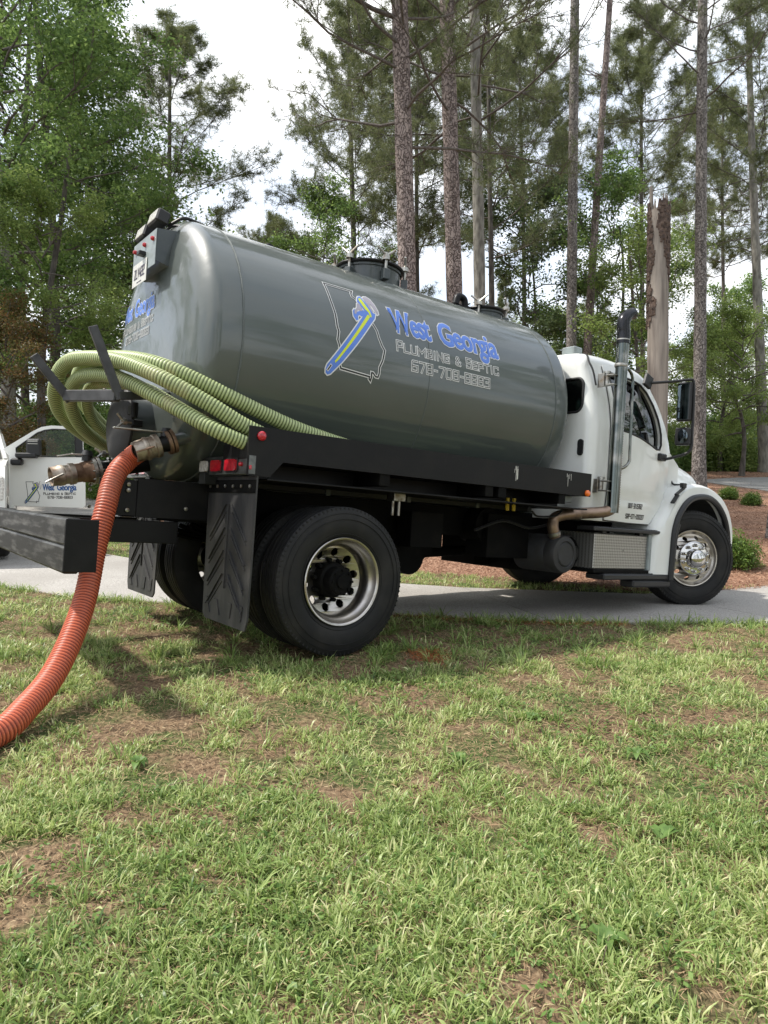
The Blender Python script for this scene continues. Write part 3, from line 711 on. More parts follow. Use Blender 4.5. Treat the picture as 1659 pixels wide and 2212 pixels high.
# manways on top
def manway(x, r, h, nw, nm='manway'):
    z0 = TZ + TB - .05; b = MB(); b.lathe([(r, 0), (r, h + .05), (r + .012, h + .05), (r + .012, h + .03)], (x, 0, z0), (0, 0, 1), 40); o = b.build(nm, 'grey_paint', tank)
    zt = z0 + h + .05; b = MB(); b.lathe([(0, .045), (r * .5, .042), (r * .9, .03), (r + .03, .012), (r + .036, 0), (r + .03, -.012), (0, -.012)], (x, 0, zt + .013), (0, 0, 1), 40)
    b.build('lid', 'black_paint', o)
    for i in range(nw):
        q = 2 * PI * (i + .35) / nw; cx, cy = x + math.cos(q) * (r + .04), math.sin(q) * (r + .04)
        b = MB(); b.cyl((cx, cy, zt - .12), (cx, cy, zt + .09), .012, seg=8); b.cyl((cx, cy, zt + .025), (cx, cy, zt + .06), .032, seg=10)
        dx, dy = -math.sin(q), math.cos(q)
        for s_ in (-1, 1): b.cyl((cx, cy, zt + .06), (cx + s_ * dx * .085, cy + s_ * dy * .085, zt + .125), .012, .010, 8)
        b.build('wing_nut', 'steel', o)
        b = MB(); b.box((cx, cy, zt - .10), (.06, .06, .09), Matrix.Rotation(q, 3, 'Z')); b.build('bracket', 'grey_paint', o)
    return o
manway(.88, .275, .115, 6); manway(2.33, .185, .07, 4)
for x in (-.12, 1.98):
    b = MB(); b.tube([(x - .07 + .14 * i / 10, 0, TZ + TB - .02 + .10 * math.sin(PI * i / 10)) for i in range(11)], .016, 8); b.build('lifting_eye', 'black_paint', tank)
b = MB(); b.cyl((2.06, 0, TZ + TB - .03), (2.06, 0, TZ + TB + .08), .05); b.tube(crom([(2.06, 0, TZ + TB + .07), (2.04, 0, TZ + TB + .15), (1.96, 0, TZ + TB + .16), (1.93, 0, TZ + TB + .08)], 5), .035, 12); b.build('vent_elbow', 'black_paint', tank)

# plate box with lamps on the rear head
pb = MB(); PX = -1.13
yc = -.06
pb.prism([(PX, 2.640), (PX, 2.86), (-.66, 2.92), (-.80, 2.74), (-.98, 2.60)], yc - .245, yc + .245, 'y'); plate_box = pb.build('plate_box', 'grey_paint', tank)
b = MB(); b.box((PX - .004, yc, 2.735), (.005, .485, .25)); b.build('face_plate', 'plate_grey', plate_box)
for i, (yy, zz) in enumerate(((yc + .19, 2.80), (yc - .02, 2.80), (yc - .19, 2.80))):
    b = MB(); b.lathe([(.016, 0), (.016, .012), (.011, .022), (0, .025)], (PX - .006, yy, zz), (-1, 0, 0), 12); b.build('marker_lamp', 'red_lens', plate_box)
b = MB(); b.box((PX - .03, yc - .01, 2.735), (.05, .06, .03)); b.build('plate_lamp', 'plastic_black', plate_box)
lp = MB(); lp.box((PX - .012, yc + .06, 2.615), (.003, .305, .165), bev=.001); plate = lp.build('license_plate', 'plate_white', tank)
def plate_map(u, v, h): return (PX - .0145 - h, yc + .06 + .1525 - u, 2.5325 + v)
b = MB(); stroke_text(b, 'ZLV422', .045, .055, .26, .065, .0052, plate_map, .001); b.build('plate_number', 'plate_ink', plate, smooth=0, fixn=False)
b = MB(); stroke_text(b, 'GEORGIA', .11, .132, .20, .016, .0015, plate_map, .001) if False else b.box((PX - .0150, yc + .06, 2.553), (.001, .10, .006), bev=.0003); b.build('plate_strip', 'plate_ink', plate)
for yy in (yc + .10, yc - .10):
    w = MB(); R_ = Matrix.Rotation(rad(14), 3, 'Y')
    w.box((PX + .040, yy + (.03 if yy > yc else -.035), 2.925 + (.0 if yy > yc else .035)), (.095, .190, .098), R_, .012)
    wl = w.build('work_lamp', 'plastic_black', plate_box)
    b = MB(); b.box((PX + .045 - .046, yy + (.03 if yy > yc else -.035), 2.925 + (.0 if yy > yc else .035) + .011), (.014, .168, .078), R_, .006); b.build('lens', 'clear_lens', wl)
    b = MB(); b.bar((PX + .06, yy + .0, 2.86), (PX + .06, yy, 2.91), .03, .012); b.build('bracket', 'black_paint', wl)
b = MB(); b.tube(crom([(PX + .1, yc - .15, 2.93), (PX + .18, yc - .22, 2.99), (PX + .28, yc - .2, 3.0), (-.75, yc - .1, 3.03)], 5), .012, 8); b.tube(crom([(PX + .1, yc + .1, 2.9), (PX + .15, yc - .1, 2.96), (PX + .20, yc - .27, 2.9), (PX + .18, yc - .24, 2.84)], 5), .010, 8)
b.build('cable', 'plastic_black', plate_box)

# rear manway (big black drum door on the tail of the tank)
RMX, RMZ, RMR = -1.235, 1.50, .240
b = MB(); b.lathe([(RMR, 0), (RMR, .375), (RMR + .022, .375), (RMR + .022, .35)], (-.83, 0, RMZ), (-1, 0, 0), 48); rm = b.build('rear_manway', 'grey_paint', tank)
b = MB(); b.lathe([(RMR + .03, -.02), (RMR + .034, -.004), (RMR + .02, .012), (RMR * .8, .035), (RMR * .4, .055), (0, .060)], (RMX + .02, 0, RMZ), (-1, 0, 0), 48); b.build('door', 'drum_black', rm)
b = MB(); b.tube([(RMX + .035, (RMR + .02) * math.cos(2 * PI * i / 48), RMZ + (RMR + .02) * math.sin(2 * PI * i / 48)) for i in range(48)], .011, 8, closed=True); b.build('clamp_ring', 'black_paint', rm)
for q in (100, 175, 25, -20, 232):
    q = rad(q + 80); cy, cz = math.cos(q) * (RMR + .035), RMZ + math.sin(q) * (RMR + .035)
    b = MB(); b.cyl((RMX + .09, cy, cz), (RMX - .05, cy, cz), .010, seg=8); b.cyl((RMX - .01, cy, cz), (RMX - .035, cy, cz), .024, seg=8)
    for s_ in (-1, 1): b.cyl((RMX - .03, cy, cz), (RMX - .075, cy - s_ * math.sin(q) * .05, cz + s_ * math.cos(q) * .05), .010, .009, 8)
    b.build('wing_nut', 'steel', rm)
    b = MB(); b.box((RMX + .06, cy, cz), (.07, .045, .045)); b.build('bracket', 'black_paint', rm)
# handle of hinge
b = MB(); b.bar((RMX + .02, -RMR - .02, RMZ + .08), (RMX + .02, -RMR - .10, RMZ + .08), .05, .06); b.cyl((RMX + .02, -RMR - .09, RMZ + .03), (RMX + .02, -RMR - .09, RMZ + .13), .024); b.build('hinge', 'black_paint', rm)

def flange(mb, c, d, r, t=.022): 
    c = Vector(c); d = Vector(d).normalized(); mb.cyl(c, c + d * t, r, seg=28)
# left discharge valve with open camlock end
p0 = Vector((-.90, .02, 1.27)); p1 = Vector((-1.665, 0.0, 1.085)); d = (p1 - p0).normalized()
b = MB(); b.cyl(p0, p0 + d * .44, .062, seg=28); va = b.build('outlet_pipe', 'black_paint', tank)
b = MB(); q0 = p0 + d * .44; flange(b, q0, d, .096); flange(b, q0 + d * .03, d, .096); 
for i in range(8):
    a_ = 2 * PI * i / 8; s1 = d.cross(Vector((0, 0, 1))).normalized(); s2 = d.cross(s1)
    o_ = q0 + (s1 * math.cos(a_) + s2 * math.sin(a_)) * .082; b.cyl(o_ - d * .012, o_ + d * .065, .007, seg=6)
b.build('flange', 'steel', va)
b = MB(); b.cyl(q0 + d * .05, q0 + d * .12, .082, .070, 28); b.cyl(q0 + d * .12, q0 + d * .17, .066, seg=28); b.build('valve_body', 'rusty_steel', va)
b = MB(); c_ = q0 + d * .17
b.lathe([(.060, 0), (.074, 0), (.076, .035), (.066, .04), (.066, .07), (.072, .075), (.072, .105), (.067, .115), (.067, .155), (.060, .155), (.057, .10), (.0, .10)], c_, d, 32); cp = b.build('camlock', 'coupler', va)
b = MB(); b.tube(crom([c_ + d * .09 + Vector((0, -.075, .01)), c_ + d * .15 + Vector((0, -.085, -.01)), c_ + d * .20 + Vector((0, -.08, -.03))], 4), .006, 8)
b.tube([c_ + d * .235 + Vector((0, -.08 + .028 * math.sin(2 * PI * i / 16), -.045 + .028 * math.cos(2 * PI * i / 16))) for i in range(16)], .0016, 6, closed=True); b.build('cam_ring', 'steel', cp)
b = MB(); hz = q0 + d * .09 + Vector((0, 0, .075)); b.cyl(hz, hz + Vector((0, 0, .05)), .035, seg=16); b.cyl(hz + Vector((0, .0, .04)), hz + Vector((0, 0, .075)), .045, .03, 12); b.build('valve_cap', 'plastic_black', va)
b = MB(); hz2 = hz + Vector((0, 0, .045)); b.bar(hz2, hz2 + d * .11 + Vector((0, 0, .02)), .035, .012); b.bar(hz2 + d * .11 + Vector((0, 0, .02)), hz2 + d * .20 + Vector((0, 0, .018)), .042, .010); b.build('valve_handle', 'steel', va)
# right suction valve
p0 = Vector((-.955, -.595, 1.408)); d = Vector((-1, .12, -.42)).normalized()
b = MB(); b.cyl(p0 - d * .08, p0 + d * .09, .044, seg=24); vb = b.build('suction_pipe', 'tank_paint', tank)
q1 = p0 + d * .07
b = MB(); flange(b, q1, d, .082); flange(b, q1 + d * .03, d, .082); b.build('flange', 'rusty_steel', vb)
b = MB(); b.cyl(q1 + d * .05, q1 + d * .10, .060, .052, 24); b.cyl(q1 + d * .10, q1 + d * .12, .05, seg=24); b.build('valve_body', 'black_paint', vb)
b = MB(); hh = q1 + d * .06 + Vector((0, 0, .06)); hd_ = Vector((-1, .02, -.02)); b.cyl(hh - Vector((0, 0, .02)), hh + Vector((0, 0, .04)), .04, .03, 12); b.build('valve_cap', 'plastic_black', vb)
b = MB(); hh = hh + Vector((0, 0, .01)); b.bar(hh, hh + hd_ * .16, .038, .010); b.bar(hh + hd_ * .16, hh + hd_ * .34, .045, .010); b.build('valve_handle', 'steel', vb)

# hose rack behind the tank
rk = MB(); RL, RR = Vector((-1.602, -.10, 1.64)), Vector((-1.41, -.60, 1.62))
rk.bar(RL, RR, .05, .072, bev=.004); rk.bar(RR + Vector((0, 0, .0)), (-.86, -.42, 1.72), .05, .05)
rack = rk.build('hose_rack', 'rack_grey', tank)
b = MB(); b.bar(RL + Vector((.03, 0, -.03)), (-1.819, -.10, 1.875), .055, .030, up=(0, 1, 0)); b.build('rack_arm', 'rack_grey', rack)
b = MB(); b.bar(RR + Vector((.02, 0, -.02)), (-1.587, -.60, 2.027), .055, .030, up=(0, 1, 0)); b.build('rack_arm', 'rack_grey', rack)

# tray rails along both sides
for s_ in (-1, 1):
    b = MB(); y0 = s_ * 1.205
    b.prism([(-.778, 1.474), (2.628, 1.474), (2.628, 1.266), (1.2, 1.266), (-.53, 1.266), (-.62, 1.165), (-.778, 1.165)], y0 - .006, y0 + .006, 'y')
    b.box((.925, s_ * 1.02, 1.275), (3.40, .36, .012)); b.box((1.0, s_ * .60, 1.150), (3.25, 1.18, .012)); b.box((1.0, s_ * .86, 1.21), (3.2, .012, .12)); b.box((.925, s_ * 1.197, 1.468), (3.39, .024, .008))  # lower floor sheet under the tank is added to block light from the far side
    b.box((-.772, s_ * 1.02, 1.32), (.010, .36, .10)); b.box((2.622, s_ * 1.02, 1.37), (.010, .36, .20))
    tr = b.build('side_rail', 'black_paint', T, smooth=0)
    b = MB(); b.lathe([(.030, 0), (.030, .012), (.022, .022), (.0, .026)], (-.695, y0 + s_ * .006, 1.417), (0, s_, 0), 20); b.build('red_marker', 'red_lens', tr)
    b = MB(); b.lathe([(.030, 0), (.030, .012), (.022, .022), (.0, .026)], (2.575, y0 + s_ * .006, 1.295), (0, s_, 0), 20); b.build('amber_marker', 'amber_lens', tr)
    b = MB(); b.box((-.76, y0 + s_ * .012, 1.215), (.016, .014, .026)); b.build('red_marker', 'red_lens', tr)
    for x in (.30, 1.35, 1.5, 2.25):
        b = MB(); b.box((x, s_ * .99, 1.225), (.09, .42, .09)); b.build('cross_member', 'frame_black', tr)
    # drips of old paint
    b = MB(); rr = random.Random(4)
    for (cx, n_) in ((1.63, 12), (2.31, 5)):
        for i in range(n_):
            w_ = rr.uniform(.002, .006); l_ = rr.uniform(.02, .13) ; xx = cx + rr.uniform(-.03, .03)
            b.box((xx, y0 + s_ * .0075, 1.455 - l_ / 2 - rr.uniform(0, .03)), (w_, .002, l_), bev=.0005)
    b.build('paint_drips', 'plate_white', tr)

    # lamp box + mud flap
    yc_ = s_ * .84
    b = MB(); b.box((-.745, yc_, 1.232), (.055, .745, .125), bev=.006); lb = b.build('lamp_box', 'lamp_steel', T)
    for yy, w_, m__ in ((s_ * .545, .125, 'clear_lens'), (s_ * .745, .150, 'red_lens'), (s_ * .975, .165, 'red_lens')):
        b = MB(); pts = []; hw, hh_ = w_ / 2, .037
        for i in range(24):
            a_ = 2 * PI * i / 24; pts.append((yy + max(-1, min(1, 1.35 * math.cos(a_))) * hw, 1.232 + max(-1, min(1, 1.25 * math.sin(a_))) * hh_))
        b.prism([(yy + (p[0] - yy) * 1.16, 1.232 + (p[1] - 1.232) * 1.3) for p in pts], -.772, -.779, 'x'); g_ = b.build('grommet', 'plastic_black', lb, smooth=20)
        b = MB(); b.prism(pts, -.778, -.790, 'x'); b.build('lens', m__, g_, smooth=20)
    b = MB(); b.lathe([(.014, 0), (.014, .012), (.008, .02), (0, .022)], (-.773, s_ * 1.12, 1.235), (-1, 0, 0), 12); b.build('marker_lamp', 'red_lens', lb)
    b = MB(); b.lathe([(.055, 0), (.055, .07), (.061, .07), (.061, .05)], (-.68, s_ * .95, 1.29), (0, 0, 1), 24); b.build('pipe_stub', 'rusty_steel', lb)
    b = MB(); ya, yb = s_ * .475, s_ * 1.205
    pol = [(ya, 1.165), (yb, 1.165), (yb - s_ * .005, .6), (yb - s_ * .012, .25), (yb - s_ * .04, .185), (ya + s_ * .07, .185), (ya + s_ * .03, .22), (ya + s_ * .01, .7)]
    b.prism(pol, -.694, -.706, 'x'); fl = b.build('mud_flap', 'flap_rubber', T, smooth=0)
    b = MB(); b.box((-.712, (ya + yb) / 2, 1.10), (.010, abs(yb - ya), .085)); b.build('flap_hanger', 'frame_black', fl)
    for i in range(6):
        b = MB(); b.lathe([(.012, 0), (.012, .008), (0, .010)], (-.717, ya + (yb - ya) * (.08 + .168 * i), 1.10), (-1, 0, 0), 8); b.build('bolt', 'steel', fl)
    b = MB(); ym = (ya + yb) / 2
    for i in range(4):
        z1 = 1.0 - i * .155
        for q_ in (-1, 1):
            b.bar((-.708, ym + q_ * .045, z1 - .02), (-.708, ym + q_ * .28, z1 - .25), .006, .020, up=(1, 0, 0), bev=.001)
            b.bar((-.708, ym + q_ * .045, z1 - .07), (-.708, ym + q_ * .28, z1 - .28), .006, .008, up=(1, 0, 0), bev=.001)
    b.bar((-.708, ym, .98), (-.708, ym, .42), .006, .02, up=(1, 0, 0), bev=.001)
    for y_ in (-.25, -.09, .07, .23):
        for k_ in (-1, 1):
            pass
        yy = ym + y_
        b.prism([(yy - .02, .235), (yy + .055, .235), (yy + .085 * (1 if y_ > 0 else -.0) + (.02 if y_ < 0 else 0), .335), (yy + .00 + (.02 if y_ > 0 else -.05) + .01, .335)], -.706, -.712, 'x')
    b.build('flap_ribs', 'flap_rubber', fl, smooth=0)

# chassis
for s_ in (-1, 1):
    b = MB(); y = s_ * .43
    b.box((2.1, y, .97), (6.3, .012, .26)); b.box((2.1, y - s_ * .035, 1.096), (6.3, .08, .010)); b.box((2.1, y - s_ * .035, .844), (6.3, .08, .010))
    fr = b.build('frame_rail', 'frame_black', T, smooth=0)
    b = MB(); b.box((.85, s_ * .56, 1.145), (3.3, .10, .075)); b.build('tank_sill', 'sill_olive', T)
    b = MB(); b.box((-.95, s_ * .455, .985), (.50, .014, .262))
    if s_ < 0: b.box((-1.32, s_ * .447, .982), (.245, .010, .24))
    pl = b.build('tail_plate', 'black_paint', T, smooth=0)
    for x, z in ((-1.26, 1.07), (-1.26, 1.03), (-1.26, .90), (-.86, .93)):
        b = MB(); b.lathe([(.014, 0), (.014, .008), (0, .012)], (x, s_ * .463, z), (0, s_, 0), 8); b.build('bolt', 'steel', pl)
    b = MB(); b.box((-1.33, s_ * .44, .76), (.84, .07, .15)); b.build('bumper_strut', 'black_paint', T, smooth=0)
    # leaf springs, shock
    b = MB()
    for i in range(6):
        L_ = 1.4 - i * .18; b.tube([(-L_ / 2 + L_ * k / 8, s_ * .52, .70 + .02 * i - .10 * (1 - (2 * k / 8 - 1) ** 2) + .05) for k in range(9)], .018, 4)
    b.build('leaf_spring', 'frame_black', T)
for x in (-.75, .9, 1.9, 3.1, 4.4):
    b = MB(); b.box((x, 0, .97), (.08, .85, .2)); b.build('cross_member', 'frame_black', T, smooth=0)
for x in (-.55, .2, 1.0, 1.8, 2.5):
    b = MB(); z = TZ - math.sqrt(max(.0, 1 - (.62 / TA) ** 2)) * TB
    b.prism([(-.62, 1.10), (.62, 1.10), (.62, z)] + [(.62 - 1.24 * i / 12, TZ - TB * math.sqrt(1 - ((.62 - 1.24 * i / 12) / TA) ** 2) - .002) for i in range(1, 12)] + [(-.62, z)], x - .02, x + .02, 'x'); b.build('saddle', 'grey_paint', T, smooth=0)
# rear bumper: two stacked channels
for z in (.772, .622):
    b = MB(); b.box((-1.765, 0, z), (.085, 2.44, .148), bev=.012); b.build('bumper_bar', 'bare_black', T, smooth=20)
for s_ in (-1, 1):
    b = MB(); b.box((-1.722, s_ * 1.2185, .70), (.17, .012, .285)); b.build('bumper_end', 'black_paint', T, smooth=0)
b = MB(); b.box((-1.66, 0, .755), (.12, .9, .03)); b.build('bumper_shelf', 'bare_black', T)
# axle, differential, tanks and other things below
b = MB(); b.cyl((0, -1.0, .50), (0, 1.0, .50), .06); b.lathe([(.06, -.24), (.15, -.16), (.2, 0), (.15, .16), (.06, .24)], (0, 0, .5), (0, 1, 0), 24); b.build('rear_axle', 'frame_black', T)
b = MB(); b.cyl((.2, 0, .55), (3.2, 0, .75), .05); b.build('drive_shaft', 'frame_black', T)
b = MB(); b.cyl((4.547, -.95, .72), (4.547, .95, .72), .05); b.build('front_axle', 'frame_black', T)
b = MB(); b.cyl((1.35, -.25, .62), (1.35, .30, .62), .16); b.cyl((1.05, -.35, .60), (1.05, .2, .60), .14); b.box((.70, -.30, .62), (.25, .3, .25)); b.box((1.25, .1, .84), (.9, .5, .42)); b.box((1.15, -.6, .88), (.35, .2, .3)); b.build('air_tank', 'frame_black', T)  # upper boxes are added filler closing a see-through gap beside the pump
b = MB(); b.box((1.75, .75, .75), (1.0, .45, .48), bev=.06); b.build('fuel_tank', 'frame_black', T, smooth=20)
b = MB(); b.box((2.15, -.55, .86), (.55, .28, .40)); b.cyl((1.95, -.62, .95), (1.95, -.35, .95), .16); b.cyl((2.35, -.6, .80), (2.35, -.3, .80), .12); b.build('vacuum_pump', 'frame_black', T)
b = MB(); b.box((.62, -.93, 1.12), (.11, .10, .06)); b.cyl((.59, -.93, 1.10), (.59, -.93, .98), .012, seg=8); b.cyl((.65, -.93, 1.10), (.65, -.93, .98), .012, seg=8); b.build('hook_bracket', 'steel', T)
for x in (1.83, 1.91):
    b = MB(); b.cyl((x, -.95, 1.20), (x, -.95, 1.09), .017, seg=12); b.build('drain_cock', 'yellow_tag', T)
b = MB(); b.tube(crom([(2.05, -.98, 1.10), (2.12, -.98, 1.155), (2.5, -.98, 1.15), (2.45, -.98, 1.08), (2.2, -.98, 1.06), (2.12, -.98, 1.10)], 6), .009, 6); b.tube(crom([(2.6, -.8, 1.0), (2.3, -.8, .95), (2.0, -.75, 1.0), (1.7, -.7, .9)], 6), .014, 6); b.build('air_line', 'plastic_black', T)
# lights of the bed seen from below, cab support
b = MB(); b.box((2.52, -1.0, 1.235), (.10, .1, .055)); b.build('junction_box', 'plate_grey', T)

# ------------------------------------------------------------------ wheels (axis y, outboard is -y)
def tyre(parent, yc, steer=False):
    R_, w = .515, .275; b = MB(); h = w / 2
    prof = [(.300, -h * .78), (.315, -h * .86), (.345, -h * .95), (.40, -h * 1.0), (.455, -h * .96), (.485, -h * .90), (.500, -h * .86), (.512, -h * .80)]
    tread = []
    for k, yy in enumerate((-.56, -.19, .19, .56)):
        tread += [(R_, (yy - .055) * h), (R_ - .014, (yy - .045) * h), (R_ - .014, (yy + .045) * h), (R_, (yy + .055) * h)]
    pr = prof + tread + [(r, -y) for r, y in reversed(prof)]
    b.lathe(pr, (0, yc, 0), (0, 1, 0), 96)
    b2 = MB()
    for rr_ in (.330, .430, .470):
        b2.tube([(rr_ * math.cos(2 * PI * i / 72), yc - h * (1.0 if rr_ < .45 else .94) - .001 + (.012 if rr_ == .33 else 0), rr_ * math.sin(2 * PI * i / 72)) for i in range(72)], .0028, 5, closed=True)
    for i in range(90):
        a_ = 2 * PI * i / 90
        b2.box((.500 * math.cos(a_), yc - h * .855, .500 * math.sin(a_)), (.018, .008, .012), Matrix.Rotation(-a_, 3, 'Y'), .001)
    o = b.build('tyre', 'rubber', parent, smooth=30); b2.build('sidewall_ribs', 'rubber', o)
    return o
def disc_holes(mb, r_out, r_in, n, rh, rc, yfun, off=0, seg=18, th=.012):
    outer = [(r_out * math.cos(2 * PI * i / 64), r_out * math.sin(2 * PI * i / 64)) for i in range(64)]
    holes = []
    if r_in > 0: holes.append([(r_in * math.cos(2 * PI * i / 40), r_in * math.sin(2 * PI * i / 40)) for i in range(40)])
    for k in range(n):
        a_ = 2 * PI * (k + off) / n; cx, cz = rc * math.cos(a_), rc * math.sin(a_)
        holes.append([(cx + rh * math.cos(2 * PI * i / seg), cz + rh * math.sin(2 * PI * i / seg)) for i in range(seg)])
    mb.prism(outer, 0, th, 'y', holes, fn=lambda x, z, h: (x, yfun(math.hypot(x, z)) + h, z))
def rim_dual(parent, yface):
    b = MB()
    b.lathe([(.305, .006), (.300, 0), (.290, .002), (.284, .012), (.278, .04), (.262, .055), (.248, .075), (.240, .11), (.238, .20), (.262, .25), (.300, .262), (.305, .256)], (0, yface, 0), (0, 1, 0), 72)
    rim = b.build('rim', 'rim_alu', parent, smooth=50)
    b = MB(); disc_holes(b, .243, .118, 10, .0285, .196, lambda r: yface + .150 + (.045 * (1 - min(1, max(0, (r - .15) / .09)))), .3); b.build('disc', 'rim_alu', rim, smooth=30)
    b = MB(); b.lathe([(.13, .205), (.125, .13), (.118, .115), (.098, .105), (.094, .03), (.085, .018), (0, .015)], (0, yface, 0), (0, 1, 0), 36)
    for i in range(8):
        a_ = 2 * PI * i / 8; b.cyl((.078 * math.cos(a_), yface + .02, .078 * math.sin(a_)), (.078 * math.cos(a_), yface + .005, .078 * math.sin(a_)), .010, seg=6)
    b.cyl((0, yface + .02, 0), (0, yface + .0, 0), .05, .046, 20)
    hub = b.build('hub', 'frame_black', parent, smooth=30)
    for i in range(10):
        a_ = 2 * PI * (i + .3 + .5) / 10; b = MB(); b.cyl((.1425 * math.cos(a_), yface + .19, .1425 * math.sin(a_)), (.1425 * math.cos(a_), yface + .135, .1425 * math.sin(a_)), .018, .014, 8); b.build('lug_nut', 'frame_black', hub)
    return rim
def rim_front(parent, yface):
    b = MB()
    b.lathe([(.305, .006), (.300, 0), (.290, .001), (.284, .010), (.276, .030), (.262, .036), (.258, .045), (.240, .20), (.300, .225)], (0, yface, 0), (0, 1, 0), 72)
    rim = b.build('rim', 'rim_alu', parent, smooth=50)
    def yf(r): return yface + (.038 if r > .24 else .038 - .060 * min(1, (.24 - r) / .07))
    b = MB(); disc_holes(b, .262, .09, 10, .0235, .222, yf, .18); b.build('disc', 'rim_alu', rim, smooth=30)
    b = MB(); b.lathe([(.178, -.016), (.181, -.027), (.173, -.034), (.168, -.024), (.105, -.030), (.100, -.045), (.098, -.075), (.088, -.100), (.062, -.118), (.03, -.127), (0, -.13)], (0, yface, 0), (0, 1, 0), 56); cap = b.build('hub_cover', 'chrome', parent, smooth=50)
    for i in range(10):
        a_ = 2 * PI * (i + .5) / 10; c0 = (.140 * math.cos(a_), .140 * math.sin(a_)); b = MB()
        b.lathe([(.021, 0), (.0185, -.012), (.0165, -.035), (.012, -.045), (0, -.047)], (c0[0], yface - .024, c0[1]), (0, 1, 0), 16); b.build('lug_cover', 'chrome', cap)
    return rim
def wheel(name, loc, rz, kind):
    w = empty(name, loc, rz, T)
    if kind == 'dual': tyre(w, -.14 + .0); rim_dual(w, -.26 + .0)
    else: tyre(w, .0 + .13); rim_front(w, .0)
    return w
# rear right: outer wheel face at y=-1.20
def dual_pair(sgn):
    rz = 0 if sgn < 0 else PI
    w = empty('dual_wheel', (0, sgn * 1.20, .50), rz, T)
    tyre(w, .13); rim_dual(w, 0.0)
    tyre(w, .475)
dual_pair(-1); dual_pair(1)
STEER = -.43
w = empty('front_wheel', (4.547, -1.139, .738), STEER, T); tyre(w, .13); rim_front(w, 0)
w = empty('front_wheel', (4.547, 1.139, .738), PI + STEER, T); tyre(w, .13); rim_front(w, 0)

# ------------------------------------------------------------------ cab
def yhalf(x, z):
    w = 1.095
    w -= .17 * max(0, (z - 1.95) / .66) ** 1.6
    w -= .03 * max(0, (1.35 - z) / .3)
    w -= .13 * max(0, (x - 3.45) / .85) ** 2
    if x < 2.87: w -= .10 * (1 - math.sqrt(max(0, 1 - ((2.87 - x) / .12) ** 2)))
    return w
def ztop(x):
    if x < 2.80: return 2.655 - (2.80 - x) * .8
    if x < 3.55: return 2.665 + .02 * math.sin(PI * (x - 2.8) / .75)
    if x < 3.80: return 2.665 - .055 * ((x - 3.55) / .25) ** 2
    return 2.61 - (x - 3.80) * 1.42
def cab_loft(inset=0.0, xs=None, zb=1.06):
    b = MB(); xs = xs or [2.75, 2.758, 2.775, 2.80, 2.83, 2.87, 2.95, 3.1, 3.3, 3.5, 3.6, 3.7, 3.78, 3.84, 3.92, 4.0, 4.1, 4.2, 4.3, 4.38]
    N = 28; vs = []; fs = []
    for x_ in xs:
        x = min(max(x_, 2.75 + inset), 4.38 - inset); zt = ztop(x) - inset; z0 = zb + inset
        rc = .13
        side = []
        for k in range(9):
            z = z0 + (zt - rc - z0) * k / 8; side.append((yhalf(x, z) - inset, z))
        yr = yhalf(x, zt - rc) - inset
        for k in range(1, 6):
            a_ = PI / 2 * k / 5; side.append((yr - rc + rc * math.cos(a_), zt - rc + rc * math.sin(a_)))
        ring = [(-y, z) for y, z in side]
        ye = side[-1][0]
        for k in range(1, 6): 
            y = -ye + 2 * ye * k / 6; ring.append((y, zt + .035 * (1 - (y / ye) ** 2)))
        ring += [(y, z) for y, z in reversed(side)]
        n = len(ring)
        for y, z in ring: vs.append((x, y, z))
    m = len(xs)
    for i in range(m - 1):
        for k in range(n):
            k2 = (k + 1) % n; fs.append((i * n + k, i * n + k2, (i + 1) * n + k2, (i + 1) * n + k))
    fs.append(tuple(range(n))); fs.append(tuple((m - 1) * n + k for k in reversed(range(n))))
    b.add(vs, fs); return b
def mesh_bool(base, cutters, name):
    """difference of closed meshes; helper objects are removed again"""
    for c in cutters:
        md = base.modifiers.new('b', 'BOOLEAN'); md.operation = 'DIFFERENCE'; md.object = c; md.solver = 'EXACT'
    dg = bpy.context.evaluated_depsgraph_get(); dg.update()
    me = bpy.data.meshes.new_from_object(base.evaluated_get(dg)); me.name = name
    base.modifiers.clear(); base.data = me
    for c in cutters: bpy.data.objects.remove(c)
    me.shade_smooth(); me.set_sharp_from_angle(angle=rad(32))
DWIN = [(3.10, 1.955), (3.30, 1.945), (3.50, 1.915), (3.70, 1.868), (3.83, 1.835), (3.915, 1.842), (3.945, 1.89), (3.935, 2.0), (3.89, 2.16), (3.82, 2.29), (3.73, 2.41), (3.63, 2.475), (3.50, 2.502), (3.25, 2.512), (3.10, 2.515)]
def round_rect(cx, cz, w, h, r, n=6):
    out = []
    for (sx, sz, a0) in ((1, 1, 0), (-1, 1, 90), (-1, -1, 180), (1, -1, 270)):
        for k in range(n + 1):
            a_ = rad(a0 + 90 * k / n); out.append((cx + sx * (w / 2 - r) + r * math.cos(a_), cz + sz * (h / 2 - r) + r * math.sin(a_)))
    return out
cab = cab_loft().build('cab', 'white_paint', T)
inner = cab_loft(.05).build('c', 'white_paint', T)
cut = [inner]
b = MB(); b.prism(DWIN, -1.4, 1.4, 'y'); cut.append(b.build('c', 'white_paint', T))
b = MB()
for s_ in (-1, 1): b.prism(round_rect(s_ * .80, 2.245, .32, .315, .07), 2.6, 2.85, 'x')
b.prism(round_rect(0, 2.26, .9, .36, .06), 2.6, 2.85, 'x'); cut.append(b.build('c', 'white_paint', T))
# windshield opening: prism along the slope
b = MB(); b.prism([(-.86, 1.90), (.86, 1.90), (.78, 2.50), (-.78, 2.50)], 3.9, 4.7, 'x'); cut.append(b.build('c', 'white_paint', T))
mesh_bool(cab, cut, 'cab')
cab.data.materials.clear(); cab.data.materials.append(M['white_paint'])
